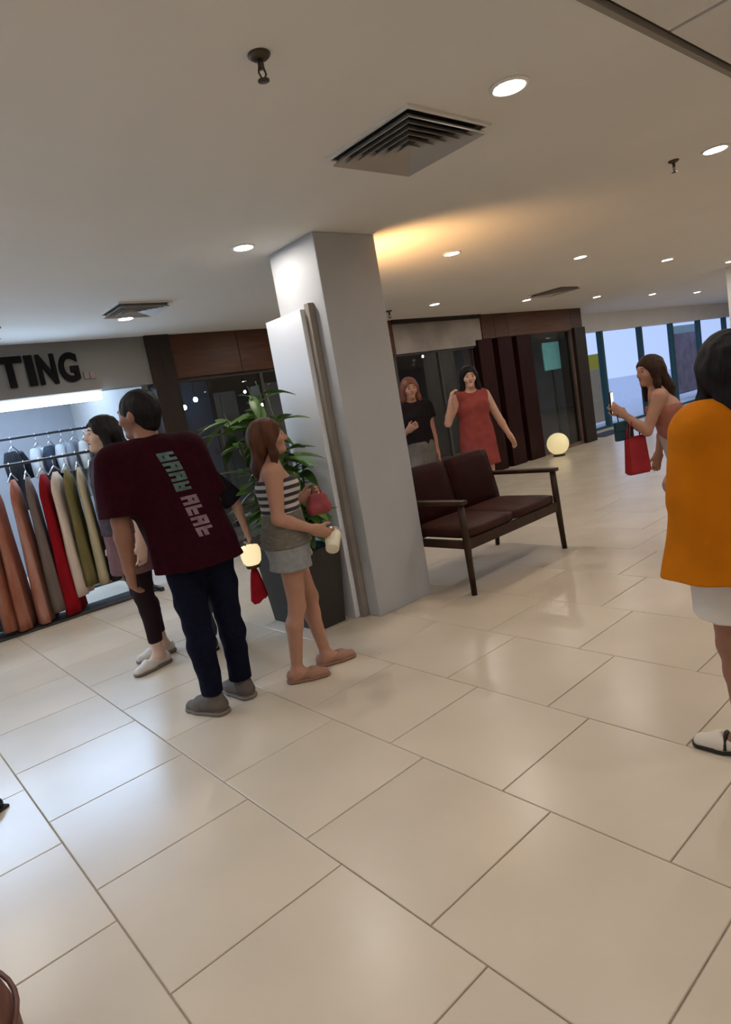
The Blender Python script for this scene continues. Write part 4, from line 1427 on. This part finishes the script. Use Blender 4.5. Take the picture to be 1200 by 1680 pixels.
LEAF = [leaf_mesh(0.21, 0.030), leaf_mesh(0.25, 0.034), leaf_mesh(0.17, 0.026)]
for l in LEAF: l.materials.append(M['leaf'])
nleaf = 0
for k in range(13):
    bx = random.uniform(-0.08, 0.08); by = random.uniform(-0.22, 0.18)
    hh = random.uniform(0.50, 1.08) if k > 3 else random.uniform(1.08, 1.22)
    tx = random.uniform(-0.22, 0.13); ty = random.uniform(-0.18, 0.20)
    pts = [Vector((bx + tx * t ** 1.5, by + ty * t ** 1.5, hh * t)) for t in (0, .25, .5, .75, 1)]
    st = MB().tube(pts, [0.008, 0.007, 0.006, 0.005, 0.003], 6).build('stem', M['stem'], pn, True)
    for j in range(22):
        if nleaf > 285: break
        t = random.uniform(0.12, 1.0)
        i = min(3, int(t * 4)); f_ = t * 4 - i
        p_ = pts[i].lerp(pts[i + 1], f_)
        az = random.uniform(0, 2 * math.pi)
        # keep leaves clear of the board
        if math.sin(-az) > 0.3 and p_.x > 0.02: az = -az
        lf = link('leaf', random.choice(LEAF), None, pn, p_, (random.uniform(-0.5, 0.75), random.uniform(-0.5, 0.5), az))
        lf.scale = [random.uniform(1.0, 1.3)] * 3
        nleaf += 1

# ================================================================== CLOTHES RAILS
M['rail'] = mat('rail_metal', (0.05, 0.05, 0.055), 0.35, metal=0.6)


def rail(name, label, x0, x1, y, z):
    r = empty(name, ((x0 + x1) / 2, y, 0))
    tag(r, label, 'clothes rail')
    w_ = (x1 - x0) / 2
    MB().tube([(-w_, 0, z), (w_, 0, z)], 0.014, 10).build('top_bar', M['rail'], r, True)
    for sx in (-1, 1):
        MB().tube([(sx * w_, 0, 0.04), (sx * w_, 0, z)], 0.013, 10).build('upright', M['rail'], r, True)
        MB().box(sx * w_ - 0.02, -0.24, 0.0, sx * w_ + 0.02, 0.24, 0.04, 0.006).build('foot', M['rail'], r)
    MB().box(-w_ + 0.021, -0.16, 0.001, w_ - 0.021, 0.16, 0.022, 0.004).build('bottom_shelf', M['darkgrey'], r)
    return r


rail('clothes_rail', 'dark clothes rail with long dresses in front of the lit shop', -0.4, 2.30, 6.35, 1.47)
rail('clothes_rail', 'higher dark clothes rail with white tops inside the lit shop', -0.2, 2.62, 7.45, 1.74)


def garment(x, y, zr, length, wtop, wbot, yaw, m, label, group, cat='dress', sleeve=False, seed=0, depth=0.05):
    g = empty({'top': 'blouse'}.get(cat, cat), (x, y, zr - length - 0.13), yaw)
    tag(g, label, cat, group)
    r = random.Random(seed)
    z_top = length
    # body: flattened tube in local yz plane (wide along y), with deepening folds to the hem
    seg, rows = 36, 14
    vs = []; fs = []
    ph_ = [r.uniform(0, 6.28) for _ in range(3)]
    for j in range(rows + 1):
        t = j / rows
        z = z_top * (1 - t)
        if t < 0.12:
            hw = wtop * (0.30 + 0.70 * (t / 0.12) ** 0.6); dp_ = depth * (0.35 + 0.65 * t / 0.12)
        else:
            q_ = (t - 0.12) / 0.88
            hw = wtop * (1 - 0.10 * math.sin(math.pi * min(1, q_ * 1.6))) + (wbot - wtop) * q_ ** 1.2
            dp_ = depth * (1 + 0.9 * q_)
        for i in range(seg):
            a_ = 2 * math.pi * i / seg
            fo = 1 + t * (0.20 * math.sin(5 * a_ + ph_[0]) + 0.16 * math.sin(8 * a_ + ph_[1]))
            vs.append((math.sin(a_) * dp_ * fo, math.cos(a_) * hw * (1 + 0.05 * t * math.sin(3 * a_ + ph_[2])), z))
    for j in range(rows):
        for i in range(seg):
            i2 = (i + 1) % seg
            fs.append((j * seg + i, (j + 1) * seg + i, (j + 1) * seg + i2, j * seg + i2))
    fs.append(tuple(range(seg)))
    fs.append(tuple((rows * seg + i) for i in range(seg - 1, -1, -1)))
    MB().add(vs, fs).build('cloth', m, g, True)
    if sleeve:
        for sy in (-1, 1):
            MB().tube([(0, sy * wtop * .80, z_top * 0.95), (0.01, sy * (wtop + 0.03), z_top * .80), (0.02, sy * (wtop + 0.04), z_top * .50)],
                      [0.045, 0.055, 0.05], 12).build('sleeve', m, g, True)
    hg = MB().tube([(0, -wtop * .9, z_top - 0.015), (0, 0, z_top + 0.055), (0, wtop * .9, z_top - 0.015)], 0.006, 6)
    hg.tube([(0, 0, z_top + 0.05), (0, 0, z_top + 0.10), (0.0, 0.018, z_top + 0.125), (0, 0.004, z_top + 0.148), (0, -0.017, z_top + 0.135)], 0.003, 6)
    hg.build('hanger', M['chrome'], g, True)
    return g


def cloth(name, c, v=0.15, c2=None):
    return mat(name, c, 0.85, var=v, scale=9, stretch=(1, 1, 0.25), bump=0.2, col2=c2)


GR = 'dresses hanging on the front rail'
front = [
    (-0.10, 1.20, 'moss', (0.09, 0.10, 0.07), None, 'moss green long dress at the far left of the front rail'),
    (0.46, 1.22, 'steel', (0.10, 0.12, 0.15), None, 'steel blue long dress, second from the left of the front rail'),
    (0.77, 1.20, 'ink', (0.04, 0.05, 0.075), None, 'ink blue long dress between the two grey blue dresses'),
    (1.03, 1.28, 'blush', (0.36, 0.19, 0.14), (0.26, 0.07, 0.03), 'blush and rust long dress, leftmost of the orange group'),
    (0.20, 1.22, 'denim_blue', (0.06, 0.085, 0.13), None, 'slate blue long dress beside the moss dress on the front rail'),
    (0.62, 1.25, 'teal_grey', (0.08, 0.10, 0.12), None, 'grey blue long dress left of the orange dresses'),
    (0.90, 1.26, 'slate', (0.07, 0.085, 0.115), None, 'dark slate long dress touching the orange dresses'),
    (1.13, 1.30, 'rust', (0.24, 0.055, 0.022), (0.36, 0.17, 0.12), 'rust orange patterned long dress, left of the two orange ones'),
    (1.30, 1.30, 'salmon', (0.30, 0.085, 0.045), (0.42, 0.24, 0.19), 'salmon orange patterned long dress, right of the two orange ones'),
    (1.42, 1.24, 'taupe', (0.15, 0.115, 0.10), None, 'grey taupe long dress between the orange and red dresses'),
    (1.55, 1.30, 'red', (0.22, 0.006, 0.010), None, 'bright red long dress in the middle of the front rail'),
    (1.66, 1.17, 'cream', (0.58, 0.48, 0.40), None, 'narrow cream dress just right of the red dress'),
    (1.76, 1.10, 'olive', (0.15, 0.125, 0.05), None, 'olive long dress right of the cream dress'),
    (1.87, 1.12, 'sand', (0.42, 0.36, 0.24), None, 'pale sand dress right of the olive dress'),
    (1.98, 1.12, 'dark', (0.035, 0.03, 0.03), None, 'black dress next to the sand dress'),
    (2.08, 1.15, 'white', (0.55, 0.52, 0.48), None, 'white dress at the right end of the front rail'),
    (2.19, 1.12, 'charcoal', (0.05, 0.045, 0.05), None, 'charcoal dress last on the right of the front rail'),
]
for k, (x, L, n, c, c2, lab) in enumerate(front):
    garment(x, 6.35, 1.47, L, 0.17, 0.21 if k < 11 else 0.17, math.radians(random.uniform(-38, -22)), cloth('cloth_' + n, c, 0.2, c2), lab, GR, seed=k,
            depth=0.036 if k < 11 else 0.030)
back = [
    (1.60, 'black', (0.02, 0.02, 0.022), 'black top left of the white tops on the high rail'),
    (1.84, 'white', (0.42, 0.42, 0.42), 'crisp white top, first of the white tops on the high rail'),
    (1.97, 'ink', (0.03, 0.035, 0.05), 'dark ink top between two white tops on the high rail'),
    (2.10, 'chalk', (0.40, 0.40, 0.40), 'chalk white top, second of the white tops on the high rail'),
    (2.22, 'smoke', (0.20, 0.20, 0.22), 'smoke grey top among the white tops on the high rail'),
    (2.34, 'ivory', (0.40, 0.38, 0.35), 'ivory top, third of the pale tops on the high rail'),
    (2.47, 'coal', (0.04, 0.04, 0.045), 'dark top at the right end of the high rail'),
]
for k, (x, n, c, lab) in enumerate(back):
    garment(x, 7.45, 1.74, 0.62, 0.17, 0.17, math.radians(random.uniform(-40, -20)), cloth('top_' + n, c, 0.1), lab, 'tops hanging on the high rail', cat='top', sleeve=True, seed=50 + k, depth=0.035)

# ================================================================== LEFT EDGE BITS
lsh = empty('shoe', (0.16, 3.10, 0), math.radians(-60))
tag(lsh, 'tip of a black shoe just entering at the left edge', 'shoe')
S = SDF((-0.10, -0.17, -0.02), (0.10, 0.17, 0.14), 0.006)
S.cone((0, -0.09, 0.045), (0, 0.02, 0.04), 0.042, 0.040, 0.02)
S.cone((0, 0.01, 0.034), (0, 0.105, 0.026), 0.040, 0.028, 0.02, (1, 0, 0), 1.2)
S.ell((0, -0.06, 0.10), (0.034, 0.05, 0.04), 0.01, carve=True)
S.plane((0, 0, 0.012), (0, 0, -1))
link('upper', S.mesh('upper', 1), M['black'], lsh)
MB().box(-0.044, -0.135, 0.0005, 0.044, 0.135, 0.0118, 0.005).build('sole', SOLED, lsh)

pf = empty('pouf', (0.0, 0.0, 0))
pf.location = (-0.19, 1.575, 0)
tag(pf, 'brown leather pouf cut off by the bottom left corner', 'pouf')
POUF = mat('brown_leather', (0.13, 0.05, 0.035), 0.5, var=0.2, scale=9, bump=0.2)
MB().lathe([(0.20, 0.015), (0.235, 0.04), (0.25, 0.14), (0.25, 0.28), (0.235, 0.345), (0.19, 0.375), (0.0001, 0.385)], 36).build('body', POUF, pf, True)
MB().lathe([(0.17, 0.0), (0.18, 0.001), (0.18, 0.016), (0.17, 0.017)], 30).build('base', M['black'], pf)
ring = [(0.252 * math.cos(a_), 0.252 * math.sin(a_), 0.31) for a_ in np.linspace(0, 2 * math.pi, 41)]
MB().tube(ring, 0.006, 6, False).build('piping', POUF, pf, True)
